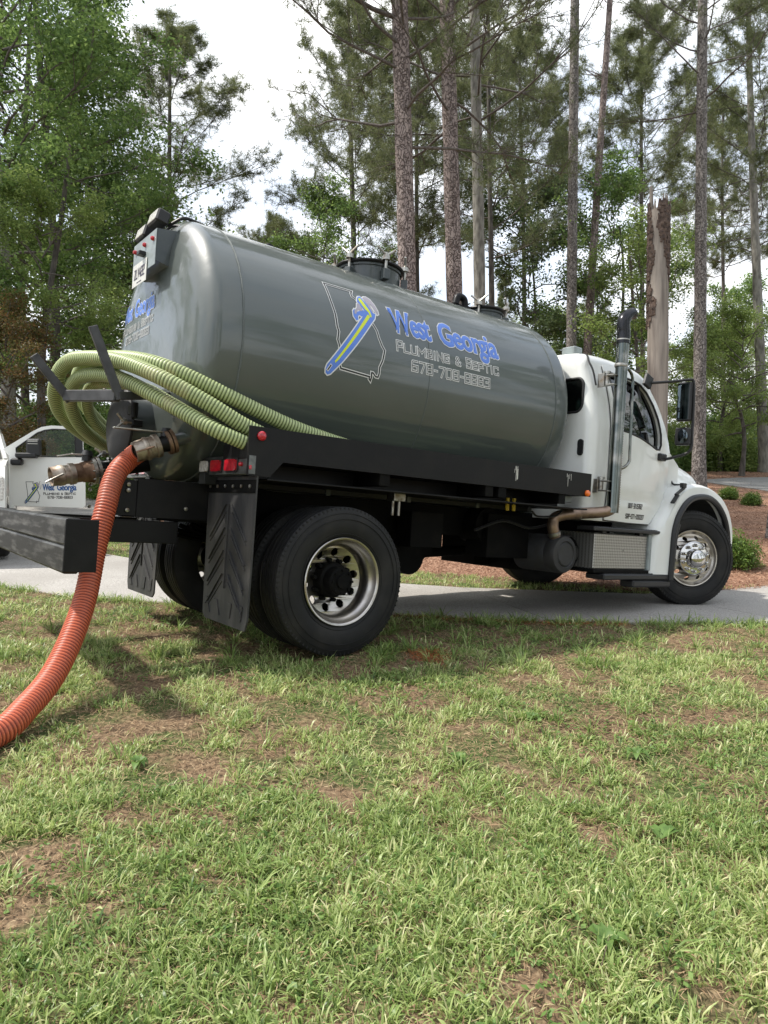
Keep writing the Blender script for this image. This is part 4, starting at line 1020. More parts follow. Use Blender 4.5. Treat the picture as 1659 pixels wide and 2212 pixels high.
# door skin with window hole, proud of the shell
DOOR = [(3.03, 1.075), (3.42, 1.064), (3.81, 1.064), (3.97, 1.20), (4.085, 1.34), (4.07, 1.65), (4.045, 1.96), (4.03, 2.08), (3.985, 2.22), (3.90, 2.36), (3.80, 2.475), (3.68, 2.545), (3.50, 2.568), (3.25, 2.575), (3.03, 2.575)]
def grow(poly, k, c=(3.55, 2.2)): return [(c[0] + (p[0] - c[0]) * k, c[1] + (p[1] - c[1]) * k) for p in poly]
def side_panel(s_, outer, holes, h0, h1, name, m, parent, smooth=40):
    """panel that follows the cab side"""
    bm = bmesh.new(); loops = [densify(outer, .05)] + [densify(h_, .05) for h_ in holes]
    tr = mgeo.tessellate_polygon([[Vector((*p, 0)) for p in l] for l in loops]); pts = [p for l in loops for p in l]
    vs = [bm.verts.new((p[0], 0, p[1])) for p in pts]
    for t in tr:
        try: bm.faces.new([vs[i] for i in t])
        except ValueError: pass
    for z in np.arange(1.1, 2.7, .1): bmesh.ops.bisect_plane(bm, geom=bm.verts[:] + bm.edges[:] + bm.faces[:], plane_co=(0, 0, z), plane_no=(0, 0, 1))
    for x in np.arange(3.1, 4.3, .1): bmesh.ops.bisect_plane(bm, geom=bm.verts[:] + bm.edges[:] + bm.faces[:], plane_co=(x, 0, 0), plane_no=(1, 0, 0))
    bmesh.ops.remove_doubles(bm, verts=bm.verts, dist=1e-4)
    r = bmesh.ops.extrude_face_region(bm, geom=bm.faces[:])
    top = [e for e in r['geom'] if isinstance(e, bmesh.types.BMVert)]; ts = set(top)
    for v in bm.verts:
        x, z = v.co.x, v.co.z; hh = h1 if v in ts else h0
        crease = .014 * math.exp(-((z - 1.30) / .05) ** 2) * (1 if name == 'door' else 0) * (1 if 3.05 < x < 3.75 else max(0, 1 - abs(x - 3.75) / .2))
        v.co.y = s_ * (yhalf(x, z) + hh - (crease if v in ts else 0))
    bmesh.ops.recalc_face_normals(bm, faces=bm.faces)
    me = bpy.data.meshes.new(name); bm.to_mesh(me); bm.free(); me.materials.append(M[m]); me.shade_smooth(); me.set_sharp_from_angle(angle=rad(smooth))
    o = bpy.data.objects.new(name, me); COL.objects.link(o); o.parent = parent; return o
for s_ in (-1, 1):
    b = MB(); side_panel(s_, DOOR, [], .0005, .0006, 'x', 'seam_black', cab) if False else None
    dr = side_panel(s_, DOOR, [DWIN], .002, .014, 'door', 'white_paint', T)
    # dark gap line round the door and dark rubber round the glass
    gap = MB(); fn_ = lambda u, v, h, s_=s_: (u, s_ * (yhalf(u, v) + h), v)
    gap.ribbon(densify(grow(DOOR, 1.006, (3.6, 1.8)), .06), .007, fn_, True, .003); gap.build('door_gap', 'seam_black', dr, smooth=0, fixn=False)
    sl = MB(); sl.tube([fn_(p[0], p[1], .010) for p in densify(DWIN, .05)], .011, 8, closed=True); sl.build('window_seal', 'seam_black', dr)
    wi = side_panel(s_, grow(DWIN, .985), [], -.030, -.026, 'window', 'glass', dr)
    b = MB(); b.bar(fn_(3.70, 1.86, -.015), fn_(3.62, 2.48, -.015), .022, .035, up=(1, 0, 0)); b.bar(fn_(3.72, 1.86, -.06), fn_(3.90, 1.86, -.06), .1, .03); b.build('window_bar', 'seam_black', wi)
    b = MB(); b.box(fn_(3.12, 1.80, .028), (.13, .025, .05), bev=.008); b.box(fn_(3.12, 1.80, .014), (.18, .012, .09), bev=.004); b.build('handle', 'plastic_black', dr)
    for nm, y_, z_, w_, h_ in (('rear_window', s_ * .80, 2.245, .33, .325),):
        b = MB(); b.prism(round_rect(y_, z_, w_, h_, .075), 2.764, 2.768, 'x'); rw = b.build(nm, 'glass', cab, smooth=0)
        b = MB(); b.tube([(2.752, p[0], p[1]) for p in round_rect(y_, z_, w_, h_, .075)], .013, 8, closed=True); b.build('window_seal', 'seam_black', rw)
    b = MB(); b.prism(round_rect(s_ * .975, 1.742, .062, .155, .028), 2.752, 2.738, 'x'); vt = b.build('cab_vent', 'plastic_black', cab)
    b = MB()
    for i in range(9): b.box((2.737, s_ * .975, 1.68 + i * .0155), (.008, .05, .006), bev=.001)
    b.build('louvre', 'seam_black', vt)
    # rivets down the rear corner
    for i in range(22):
        z = 1.24 + i * .060; b_ = MB(); y_ = 1.055 - .17 * max(0, (z - 1.95) / .66) ** 1.6
        if i == 0: b_.lathe([(.007, 0), (.006, .003), (0, .0045)], (0, 0, 0), (-1, 0, 0), 8); rv = b_.build('rivet', 'white_paint', cab); rv.location = (2.778, s_ * (y_ - .035), z)
        else: link_copy(rv, cab, location=(2.778 - .0, s_ * (y_ - .035), z))
b = MB(); b.prism(round_rect(0, 2.26, .92, .38, .07), 2.764, 2.768, 'x'); rw = b.build('rear_window', 'glass', cab, smooth=0)
b = MB(); b.tube([(2.752, p[0], p[1]) for p in round_rect(0, 2.26, .92, .38, .07)], .013, 8, closed=True); b.build('window_seal', 'seam_black', rw)
# drip moulding
b = MB(); b.tube(crom([(2.80, -1.068, 2.33), (2.795, -1.03, 2.47), (2.80, -.975, 2.56), (2.86, -.90, 2.645), (2.92, -.80, 2.683)], 5), .010, 6); b.build('drip_moulding', 'seam_black', cab); b = MB(); b.tube(crom([(2.80, 1.068, 2.33), (2.795, 1.03, 2.47), (2.80, .975, 2.56), (2.86, .90, 2.645), (2.92, .80, 2.683)], 5), .010, 6); b.build('drip_moulding', 'seam_black', cab)
# windshield
b = MB(); b.add([(3.94, -.80, ztop(3.94) + .0), (4.36, -.88, ztop(4.36)), (4.38, 0, ztop(4.37)), (4.36, .88, ztop(4.36)), (3.94, .80, ztop(3.94)), (3.95, 0, ztop(3.94) + .03)], [(0, 1, 2, 5), (5, 2, 3, 4)]); b.build('windshield', 'glass_clear', cab)
b = MB(); b.box((2.98, -.62, 2.735), (.13, .16, .10), bev=.01); b.build('roof_beacon', 'plate_grey', cab)
for y_ in (-.7, -.35, 0, .35, .7):
    b = MB(); b.box((3.62, y_, 2.70), (.10, .07, .03), bev=.01); b.build('roof_marker', 'amber_lens', cab)
# interior
b = MB(); b.box((3.55, 0, 1.16), (1.5, 1.9, .06)); b.box((4.02, 0, 1.72), (.35, 1.75, .28), bev=.06)
b.tube([(3.80 + .06 * math.sin(2 * PI * i / 24), .5 + .2 * math.cos(2 * PI * i / 24), 1.85 + .19 * math.sin(2 * PI * i / 24)) for i in range(24)], .014, 6, closed=True); b.build('dashboard', 'interior', T)
for s_ in (-1, 1):
    b = MB(); b.box((3.30, s_ * .5, 1.45), (.5, .5, .16), bev=.05); b.box((3.08, s_ * .5, 1.80), (.14, .48, .68), Matrix.Rotation(rad(-8), 3, 'Y'), .05); b.build('seat', 'interior', T)

# hood: loft of rounded slices
b = MB(); vs = []; fs = []; xs = np.linspace(4.18, 5.55, 22); n = 33
for x in xs:
    t = (x - 4.18) / 1.37
    zt = 1.945 - .20 * t ** 1.6 - (.0 if t < .82 else .65 * ((t - .82) / .18) ** 2.4 * .55)
    hw = .93 - .17 * min(1, t * 1.3) - .06 * t
    for k in range(n):
        a_ = PI * k / (n - 1); c_, s__ = math.cos(a_), math.sin(a_)
        e = .42; y = -hw * abs(c_) ** e * (1 if c_ > 0 else -1); z = 1.05 + (zt - 1.05) * abs(s__) ** .38
        vs.append((x, y, z))
for i in range(len(xs) - 1):
    for k in range(n - 1): fs.append((i * n + k, i * n + k + 1, (i + 1) * n + k + 1, (i + 1) * n + k))
fs.append(tuple(range(n))); fs.append(tuple((len(xs) - 1) * n + k for k in reversed(range(n))))
b.add(vs, fs); hood = b.build('hood', 'white_paint', T, smooth=50)
b = MB(); 
for i in range(7): b.box((5.56, 0, 1.12 + i * .075), (.03, 1.05, .03))
b.box((5.545, 0, 1.35), (.02, 1.12, .62)); b.build('grille', 'stack_chrome', hood)
b = MB(); b.box((5.52, 0, .80), (.14, 1.5, .30), bev=.05); b.build('front_bumper', 'plastic_black', T)
ARCH = [(4.062, .51), (4.075, .80), (4.085, .99), (4.125, 1.12), (4.19, 1.22), (4.28, 1.305), (4.39, 1.365), (4.52, 1.395), (4.66, 1.405), (4.79, 1.388), (4.92, 1.335), (5.03, 1.255), (5.11, 1.16), (5.17, 1.03), (5.20, .88)]
OUT = [(5.36, .88), (5.37, 1.05), (5.31, 1.22), (5.20, 1.36), (5.06, 1.455), (4.90, 1.51), (4.72, 1.54), (4.52, 1.54), (4.36, 1.515), (4.22, 1.455), (4.115, 1.375), (3.99, 1.215), (3.825, 1.055), (3.775, .90), (3.745, .515)]
for s_ in (-1, 1):
    # fender shell: outer skin + rounded shoulder + top running in to the hood
    b = MB(); vs = []; A_ = crom([(p[0], 0, p[1]) for p in ARCH], 2); O_ = crom([(p[0], 0, p[1]) for p in reversed(OUT)], 2); k_ = len(A_)
    sections = []
    for a_, o_ in zip(A_, O_):
        dx, dz = o_.x - a_.x, o_.z - a_.z; ring = [(a_.x, 1.10, a_.z), (a_.x, 1.170, a_.z)]
        for q in (.25, .5, .72): ring.append((a_.x + dx * q, 1.172 - .01 * q, a_.z + dz * q))
        for q in (15, 35, 55, 75, 90):
            r_ = .085; l_ = math.hypot(dx, dz); ux, uz = dx / l_, dz / l_
            e_ = 1 - r_ / l_ + (r_ / l_) * math.sin(rad(q)); ring.append((a_.x + dx * e_, 1.162 - r_ + r_ * math.cos(rad(q)), a_.z + dz * e_))
        ring.append((o_.x, .90, o_.z + .012)); ring.append((o_.x, .62, o_.z + .02)); ring.append((o_.x - ux * .03, .62, o_.z + .02 - uz * .03)); ring.append((a_.x + ux * .02, 1.09, a_.z + uz * .02))
        sections.append(ring)
    m2 = len(sections[0])
    for r_ in sections: vs += [(x, s_ * y, z) for x, y, z in r_]
    fs = []
    for i in range(len(sections) - 1):
        for k in range(m2):
            k2 = (k + 1) % m2; fs.append((i * m2 + k, i * m2 + k2, (i + 1) * m2 + k2, (i + 1) * m2 + k))
    fs.append(tuple(range(m2))); fs.append(tuple((len(sections) - 1) * m2 + k for k in reversed(range(m2))))
    b.add(vs, fs); fd = b.build('fender', 'white_paint', T, smooth=40)
    b = MB(); b.tube(crom([(p[0], s_ * 1.178, p[1]) for p in ARCH], 3), .033, 10); b.tube(crom([(4.085, s_ * 1.17, .52), (4.11, s_ * 1.17, .80), (4.13, s_ * 1.17, .98), (4.17, s_ * 1.17, 1.09)], 3), .03, 8); b.build('fender_flare', 'plastic_black', fd)
    b = MB(); b.prism([(p[0], p[1]) for p in ARCH] + [(5.2, .7), (4.08, .7)], s_ * .60, s_ * .61, 'y') if False else None
    # inner wheel housing
    b = MB(); A2 = [(p[0], p[1]) for p in ARCH]; 
    for q0_, q1_ in zip(A2, A2[1:]): b.add([(q0_[0], s_ * 1.12, q0_[1] + .012), (q1_[0], s_ * 1.12, q1_[1] + .012), (q1_[0], s_ * .55, q1_[1] + .012), (q0_[0], s_ * .55, q0_[1] + .012)], [(0, 1, 2, 3)])
    b.prism([(4.0, .9), (4.0, 1.5), (5.35, 1.5), (5.35, .9)], s_ * .52, s_ * .55, 'y'); b.build('wheel_housing', 'seam_black', fd)
    b = MB(); b.lathe([(.035, 0), (.03, .012), (0, .016)], (4.93, s_ * 1.10, 1.475), (.3, s_ * .55, .8), 16); b.build('side_marker', 'yellow_tag', fd)
    b = MB(); b.bar((4.10, s_ * 1.165, 1.39), (4.27, s_ * 1.155, 1.475), .03, .022); b.box((4.26, s_ * 1.15, 1.50), (.07, .04, .05)); b.bar((4.03, s_ * 1.175, 1.30), (4.12, s_ * 1.175, 1.39), .045, .018); b.build('hood_latch', 'plastic_black', fd)
    b = MB(); b.tube(crom([(4.27, s_ * .93, 1.82), (4.31, s_ * .95, 1.78), (4.315, s_ * .965, 1.6), (4.315, s_ * 1.0, 1.52), (4.36, s_ * 1.08, 1.515)], 4), .010, 8); b.build('hood_seal', 'seam_black', hood)
    # filler between door and fender under the windshield (cowl side)
    b = MB(); b.prism([(4.05, 1.0), (4.05, 1.9), (4.25, 1.84), (4.42, 1.72), (4.42, 1.0)], s_ * .90, s_ * .985, 'y'); b.build('cowl', 'white_paint', T, smooth=0)
    # mirror
    m_ = MB(); m_.tube(crom([(3.70, s_ * 1.06, 2.50), (3.88, s_ * 1.20, 2.53), (4.00, s_ * 1.30, 2.555), (4.035, s_ * 1.325, 2.54), (4.05, s_ * 1.33, 2.40), (4.06, s_ * 1.33, 2.0), (4.06, s_ * 1.33, 1.88), (4.04, s_ * 1.30, 1.815), (3.98, s_ * 1.18, 1.765), (3.95, s_ * 1.10, 1.745)], 6), .0145, 10)
    mo = m_.build('mirror_bracket', 'plastic_black', T)
    b = MB(); b.box((3.67, s_ * 1.045, 2.515), (.12, .04, .13), Matrix.Rotation(rad(20), 3, 'Y'), .012); b.box((3.93, s_ * 1.085, 1.765), (.12, .06, .075), bev=.012); b.build('mirror_foot', 'plastic_black', mo)
    Rm = Matrix.Rotation(rad(-s_ * 14), 3, 'Z')
    b = MB(); b.box((4.01, s_ * 1.262, 2.335), (.06, .135, .40), Rm, .022); mh = b.build('mirror_head', 'plastic_black', mo)
    b = MB(); b.box((3.979, s_ * 1.257, 2.335), (.004, .112, .365), Rm, .001); b.build('mirror_glass', 'mirror_glass', mh)
    b = MB(); b.box((4.01, s_ * 1.262, 1.98), (.06, .15, .18), Rm, .03); mh = b.build('mirror_head', 'plastic_black', mo)
    b = MB(); b.lathe([(.072, 0), (.05, .008), (0, .012)], (3.979, s_ * 1.257, 1.98), (-1, 0, 0), 24); b.build('mirror_glass', 'mirror_glass', mh)
# door lettering
dm = lambda u, v, h: (u, -(yhalf(u, v) + .0145 + h), v)
b = MB(); stroke_text(b, 'DOT-3115762', 3.385, 1.212, 3.625, .042, .0042, dm, .001); stroke_text(b, 'SRP-071-000007', 3.362, 1.108, 3.682, .042, .0042, dm, .001); b.build('door_lettering', 'black_vinyl', T, smooth=0, fixn=False)

# exhaust stack
SX, SY = 2.935, -1.235
b = MB(); b.cyl((SX, SY, 1.14), (SX + .01, SY, 2.76), .056, seg=28); stk = b.build('exhaust_stack', 'stack_chrome', T, smooth=40)
b = MB(); b.tube(crom([(SX + .01, SY, 2.72), (SX + .01, SY, 2.80), (SX + .005, SY - .005, 2.88), (SX - .0, SY - .01, 2.96), (SX + .03, SY - .015, 3.03), (SX + .085, SY - .02, 3.10)], 6), [.059] + [.055] * 30 + [.052], 24, caps=False) if False else None
path = crom([(SX + .01, SY, 2.72), (SX + .01, SY, 2.82), (SX + .0, SY, 2.88), (SX + .005, SY, 2.94), (SX + .055, SY, 2.995), (SX + .13, SY, 3.03)], 6)
b.tube(path, [.062 - .006 * i / (len(path) - 1) for i in range(len(path))], 24, caps=False)
b.tube(path[-6:], .050, 24, caps=False); b.build('stack_tip', 'tail_chrome', stk, smooth=60)
b = MB(); b.lathe([(.060, 0), (.063, .01), (.060, .02)], (SX + .01, SY, 2.745), (0, 0, 1), 24); b.lathe([(.058, 0), (.062, .01), (.058, .03)], (SX, SY, 2.50), (0, 0, 1), 24); b.build('stack_band', 'steel', stk)
# heat shield with slots (front-facing half shell, perforated strip as holes)
b = MB(); 
for i in range(60):
    z = 1.20 + i * .0225
    for a_ in (50, 68): 
        q = rad(-90 + a_); b.box((SX + .0585 * math.cos(q), SY + .0585 * math.sin(q), z), (.004, .014, .010), Matrix.Rotation(q, 3, 'Z'), .001)
b.build('shield_slots', 'seam_black', stk)
for z in (2.42, 1.43):
    b = MB(); b.box((2.865, -1.155, z), (.05, .16, .012)); b.box((2.865, -1.155, z - .09), (.05, .16, .012)); b.cyl((2.865, -1.14, z - .08), (2.865, -1.14, z + .02), .024, seg=12)
    b.cyl((2.865, -1.14, z + .02), (2.865, -1.14, z + .04), .034, seg=12); b.box((2.83, -1.10, z - .045), (.012, .07, .13)); b.build('stack_mount', 'steel', stk)
b = MB(); b.tube(crom([(3.09, -1.08, 2.57), (3.16, -1.155, 2.535), (3.235, -1.16, 2.46), (3.245, -1.16, 2.3), (3.262, -1.16, 1.75), (3.262, -1.16, 1.66), (3.21, -1.155, 1.60), (3.15, -1.12, 1.565)], 6), .0145, 10); b.build('grab_bar', 'stack_chrome', T)
b = MB(); path = crom([(SX, SY, 1.25), (SX, SY + .0, 1.19), (SX - .05, SY + .05, 1.145), (2.75, -1.05, 1.12), (2.60, -.99, 1.10), (2.50, -.93, 1.06), (2.485, -.92, .98), (2.53, -.92, .88)], 6)
b.tube(path, .052, 20); ep = b.build('exhaust_pipe', 'pipe_tan', stk)
b = MB(); b.lathe([(.055, 0), (.062, .008), (.062, .03), (.055, .038)], (2.505, -.92, .93), (.4, 0, -1), 20); b.lathe([(.055, 0), (.060, .006), (.060, .02), (.055, .026)], (2.72, -1.02, 1.113), (1, -.9, 0), 20); b.build('pipe_clamp', 'steel', ep)
b = MB(); b.lathe([(0, 0), (.10, .0), (.115, .014), (.125, .002), (.165, .012), (.178, .035), (.178, .12), (.172, .13), (.178, .14), (.178, .5), (0, .5)], (2.60, -1.0, .725), (0, 1, 0), 40); 
b.build('muffler', 'drum_black', T, smooth=35)
b = MB(); b.lathe([(.155, 0), (.165, .02), (.165, .42), (0, .42)], (2.72, -.93, .74), (0, 1, 0), 14); b.build('muffler_shield', 'drum_black', T, smooth=20)

# steps and tool box
b = MB(); b.box((3.30, -.90, .775), (.86, .42, .345), bev=.012); tb = b.build('tool_box', 'tread_plate', T)
for x, z in ((3.0, .89), (3.62, .88), (3.33, .79), (3.02, .66), (3.63, .66)):
    b = MB(); b.lathe([(.009, 0), (.009, .004), (0, .006)], (x, -1.111, z), (0, -1, 0), 8); b.build('bolt', 'steel', tb)
b = MB(); b.box((3.75, -.92, .78), (.055, .42, .37), bev=.006); b.build('side_plate', 'plate_grey', tb)
b = MB(); b.box((3.33, -1.06, .985), (1.10, .20, .035), bev=.006); us = b.build('step', 'plastic_black', T)
b = MB()
for i in range(36): b.box((2.82 + i * .029, -1.06, 1.005), (.012, .17, .010), bev=.002)
b.build('step_teeth', 'plastic_black', us)
b = MB(); b.box((3.0, -1.09, .958), (.06, .06, .03)); b.box((3.60, -1.09, .955), (.06, .06, .03)); b.build('step_mount', 'plastic_black', us)
b = MB(); b.box((3.30, -.95, .585), (.90, .36, .03)); b.build('box_base', 'frame_black', tb)
b = MB(); b.box((3.50, -1.07, .535), (1.10, .22, .055), bev=.012); ls = b.build('step', 'plastic_black', T)
b = MB()
for i in range(34): b.box((3.0 + i * .030, -1.07, .566), (.012, .17, .010), bev=.002)
b.build('step_teeth', 'plastic_black', ls)
b = MB(); b.box((3.75, -1.10, .468), (.66, .16, .07), bev=.025); b.build('step_skirt', 'plastic_black', ls)
b = MB(); b.box((3.0, 0, .78), (.9, .7, .5)); b.box((3.9, 0, .85), (1.2, .7, .5)); b.box((2.6, .2, .75), (.5, .5, .4)); b.build('engine', 'frame_black', T)
b = MB(); b.box((4.62, 0, .55), (.12, 1.7, .06)); b.bar((4.4, -.8, .66), (4.9, .1, .66), .04, .04); b.build('steering_link', 'frame_black', T)

# ------------------------------------------------------------------ hoses
def hose(name, pts, r, pitch, m, label, cat='hose', seg=18, depth=.0038, n=8, group=None):
    C = crom(pts, n); Q, ln = resample(C, pitch / 4)
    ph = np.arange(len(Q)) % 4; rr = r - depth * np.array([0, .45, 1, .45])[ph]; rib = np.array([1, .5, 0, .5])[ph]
    T_ = np.gradient(Q, axis=0); T_ /= np.linalg.norm(T_, axis=1)[:, None]
    a = np.zeros_like(Q); u = np.array([0, 0, 1.0]) if abs(T_[0, 2]) < .9 else np.array([1.0, 0, 0]); v = np.cross(T_[0], u); v /= np.linalg.norm(v)
    for i in range(len(Q)):
        v = v - T_[i] * v.dot(T_[i]); v /= np.linalg.norm(v); a[i] = v
    b_ = np.cross(T_, a); q = np.linspace(0, 2 * PI, seg, endpoint=False)
    V = Q[:, None] + (a[:, None] * np.cos(q)[None, :, None] + b_[:, None] * np.sin(q)[None, :, None]) * rr[:, None, None]
    i = np.arange(len(Q) - 1)[:, None] * seg; k = np.arange(seg)[None]; k2 = (k + 1) % seg
    F = np.stack([i + k, i + k2, i + k2 + seg, i + k + seg], -1).reshape(-1, 4)
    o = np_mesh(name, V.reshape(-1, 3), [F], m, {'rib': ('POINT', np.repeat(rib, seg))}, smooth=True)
    return tag(o, label, cat, group)
GH = 'green hoses slung over the rack'
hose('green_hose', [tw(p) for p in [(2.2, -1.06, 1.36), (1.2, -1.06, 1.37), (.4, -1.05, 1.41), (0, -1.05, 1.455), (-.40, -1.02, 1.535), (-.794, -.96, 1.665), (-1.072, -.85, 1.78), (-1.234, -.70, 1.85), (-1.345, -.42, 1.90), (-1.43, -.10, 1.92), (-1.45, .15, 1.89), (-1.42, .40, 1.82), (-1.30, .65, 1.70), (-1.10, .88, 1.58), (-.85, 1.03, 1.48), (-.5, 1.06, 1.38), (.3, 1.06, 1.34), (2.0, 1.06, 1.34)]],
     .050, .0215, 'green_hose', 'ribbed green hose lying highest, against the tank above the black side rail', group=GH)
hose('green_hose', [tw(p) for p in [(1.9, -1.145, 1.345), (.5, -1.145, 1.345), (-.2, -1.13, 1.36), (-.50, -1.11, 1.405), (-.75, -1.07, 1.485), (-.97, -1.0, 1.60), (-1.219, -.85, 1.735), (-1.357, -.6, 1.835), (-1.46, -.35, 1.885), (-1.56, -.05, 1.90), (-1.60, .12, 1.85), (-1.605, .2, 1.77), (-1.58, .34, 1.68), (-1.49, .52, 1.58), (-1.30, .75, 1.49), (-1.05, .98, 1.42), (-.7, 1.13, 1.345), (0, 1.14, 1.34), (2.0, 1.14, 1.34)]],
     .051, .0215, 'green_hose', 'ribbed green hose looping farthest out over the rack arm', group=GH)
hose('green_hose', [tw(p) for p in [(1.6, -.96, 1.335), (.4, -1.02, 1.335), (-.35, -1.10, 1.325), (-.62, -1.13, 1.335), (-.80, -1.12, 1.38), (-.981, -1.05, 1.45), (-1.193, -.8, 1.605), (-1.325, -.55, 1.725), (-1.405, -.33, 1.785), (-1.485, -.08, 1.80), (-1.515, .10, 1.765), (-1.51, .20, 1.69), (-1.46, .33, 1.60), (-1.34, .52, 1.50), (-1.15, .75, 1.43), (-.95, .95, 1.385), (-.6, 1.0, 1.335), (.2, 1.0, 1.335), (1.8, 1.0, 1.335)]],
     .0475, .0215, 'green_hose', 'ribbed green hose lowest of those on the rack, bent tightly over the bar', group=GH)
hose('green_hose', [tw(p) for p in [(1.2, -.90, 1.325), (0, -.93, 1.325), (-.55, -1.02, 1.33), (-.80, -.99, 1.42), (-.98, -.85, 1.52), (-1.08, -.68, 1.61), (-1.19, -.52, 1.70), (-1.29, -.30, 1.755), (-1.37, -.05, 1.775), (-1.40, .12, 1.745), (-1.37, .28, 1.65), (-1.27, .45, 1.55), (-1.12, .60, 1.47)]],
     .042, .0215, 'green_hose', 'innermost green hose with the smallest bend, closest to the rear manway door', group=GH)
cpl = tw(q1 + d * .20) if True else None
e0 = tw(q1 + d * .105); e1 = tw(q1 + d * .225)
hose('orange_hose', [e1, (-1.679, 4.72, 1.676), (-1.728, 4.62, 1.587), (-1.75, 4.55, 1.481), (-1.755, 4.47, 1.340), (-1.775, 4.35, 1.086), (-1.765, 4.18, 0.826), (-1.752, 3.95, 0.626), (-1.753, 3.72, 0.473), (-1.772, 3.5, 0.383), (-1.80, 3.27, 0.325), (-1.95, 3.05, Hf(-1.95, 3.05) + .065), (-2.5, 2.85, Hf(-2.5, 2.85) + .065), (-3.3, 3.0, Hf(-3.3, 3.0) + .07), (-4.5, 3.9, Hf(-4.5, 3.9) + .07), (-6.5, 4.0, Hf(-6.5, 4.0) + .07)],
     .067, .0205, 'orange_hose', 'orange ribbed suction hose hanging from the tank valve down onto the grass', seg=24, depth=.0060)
dd = (e1 - e0).normalized(); b = MB()
b.lathe([(.050, 0), (.078, 0), (.080, .03), (.072, .035), (.072, .07), (.078, .075), (.078, .09), (.070, .10), (.070, .14), (.066, .165), (.05, .165)], e0, dd, 32)
cf = b.build('hose_coupling', 'coupler'); tag(cf, 'worn metal camlock coupling joining the orange hose to the right valve', 'coupling')
b = MB(); u_ = dd.cross(Vector((0, 0, 1))).normalized()
for s_ in (-1, 1): b.bar(e0 + dd * .05 + u_ * s_ * .082, e0 + dd * .17 + u_ * s_ * .088, .022, .012)
b.build('cam_lever', 'rusty_steel', cf)

# ------------------------------------------------------------------ pickup seen at the left edge
pk = empty('pickup_truck', (-6.25, 10.85, .0)); 
fdir = Vector((.44, -.898, 0)).normalized(); pk.rotation_euler = (0, 0, math.atan2(fdir.y, fdir.x)); pk.location = Vector((-5.84, 11.1, 0)) + fdir * .62 + Vector((fdir.y, -fdir.x, 0)) * 1.0; pk.location.z = Hf(-5.9, 10.6) + .035
tag(pk, 'white pickup truck at the left edge with its lettered door standing open', 'pickup truck')
PW = 'pickup_white'
b = MB(); b.prism([(.95, .55), (1.0, .75), (.98, 1.12), (.80, 1.30), (.1, 1.40), (-.62, 1.46), (-.62, .52), (-.42, .52), (-.40, .6), (-.30, .80), (-.15, .88), (.15, .88), (.30, .80), (.40, .6), (.42, .52)], -.98, .98, 'y'); b.build('front_body', PW, pk, smooth=0)
b = MB(); b.prism([(-.62, .52), (-.62, 1.46), (-2.65, 1.46), (-2.65, .52)], -.98, .90, 'y'); b.build('cab_body', PW, pk, smooth=0)
b = MB(); b.prism([(-2.70, .55), (-2.70, 1.45), (-4.95, 1.45), (-4.95, .6), (-4.45, .6), (-4.3, .85), (-3.8, .85), (-3.65, .55)], -1.0, 1.0, 'y'); b.build('bed', PW, pk, smooth=0)
b = MB(); vs = []
prof_ = [(-.72, 1.46), (-1.30, 1.95), (-1.55, 2.0), (-2.5, 1.98), (-2.66, 1.46)]
for i in range(4):
    a_, c_ = prof_[i], prof_[i + 1]
    for s_ in (-1, 1):
        ya = .93 if a_[1] < 1.6 else .80; yb_ = .93 if c_[1] < 1.6 else .80
        b.bar((a_[0], s_ * ya, a_[1]), (c_[0], s_ * yb_, c_[1]), .05, .06)
b.prism([(-1.28, 1.95), (-1.55, 2.01), (-2.5, 1.99), (-2.5, 1.95), (-1.55, 1.95)], -.80, .80, 'y'); b.build('roof', PW, pk, smooth=0)
b = MB(); b.add([(-.74, -.88, 1.46), (-.74, .88, 1.46), (-1.30, .76, 1.94), (-1.30, -.76, 1.94)], [(0, 1, 2, 3)]); b.build('windshield', 'glass_clear', pk, smooth=0)
b = MB(); b.add([(-.8, -.93, 1.46), (-2.6, -.93, 1.46), (-2.5, -.80, 1.95), (-1.35, -.80, 1.94)], [(0, 1, 2, 3)]); b.build('side_window', 'glass', pk, smooth=0)
b = MB(); b.box((-1.6, 0, .9), (1.8, 1.7, .5)); b.box((-1.75, .45, 1.3), (.2, .5, .75)); b.box((-1.75, -.45, 1.3), (.2, .5, .75)); b.box((-.9, 0, 1.25), (.35, 1.6, .3)); b.build('interior', 'interior', pk)
b = MB(); b.box((1.0, 0, .98), (.06, 1.3, .38)); b.build('grille', 'plastic_black', pk); b = MB(); b.box((1.04, 0, .62), (.18, 1.95, .22), bev=.03); b.build('bumper', 'chrome', pk)
for s_ in (-1, 1):
    b = MB(); b.box((.96, s_ * .83, 1.0), (.1, .28, .34), bev=.03); b.build('headlight', 'clear_lens', pk)
    for x in (0, -4.05):
        w = empty('wheel', (x, s_ * .99, .40), 0 if s_ < 0 else PI, pk)
        b = MB(); b.lathe([(.22, .03), (.25, .0), (.36, -.005), (.39, .02), (.405, .06), (.405, .20), (.38, .25), (.22, .25)], (0, 0, 0), (0, 1, 0), 40); b.build('tyre', 'rubber', w)
        b = MB(); b.lathe([(.23, .03), (.20, .05), (.10, .03), (0, .02)], (0, 0, 0), (0, 1, 0), 30); b.build('rim', 'rim_alu', w)
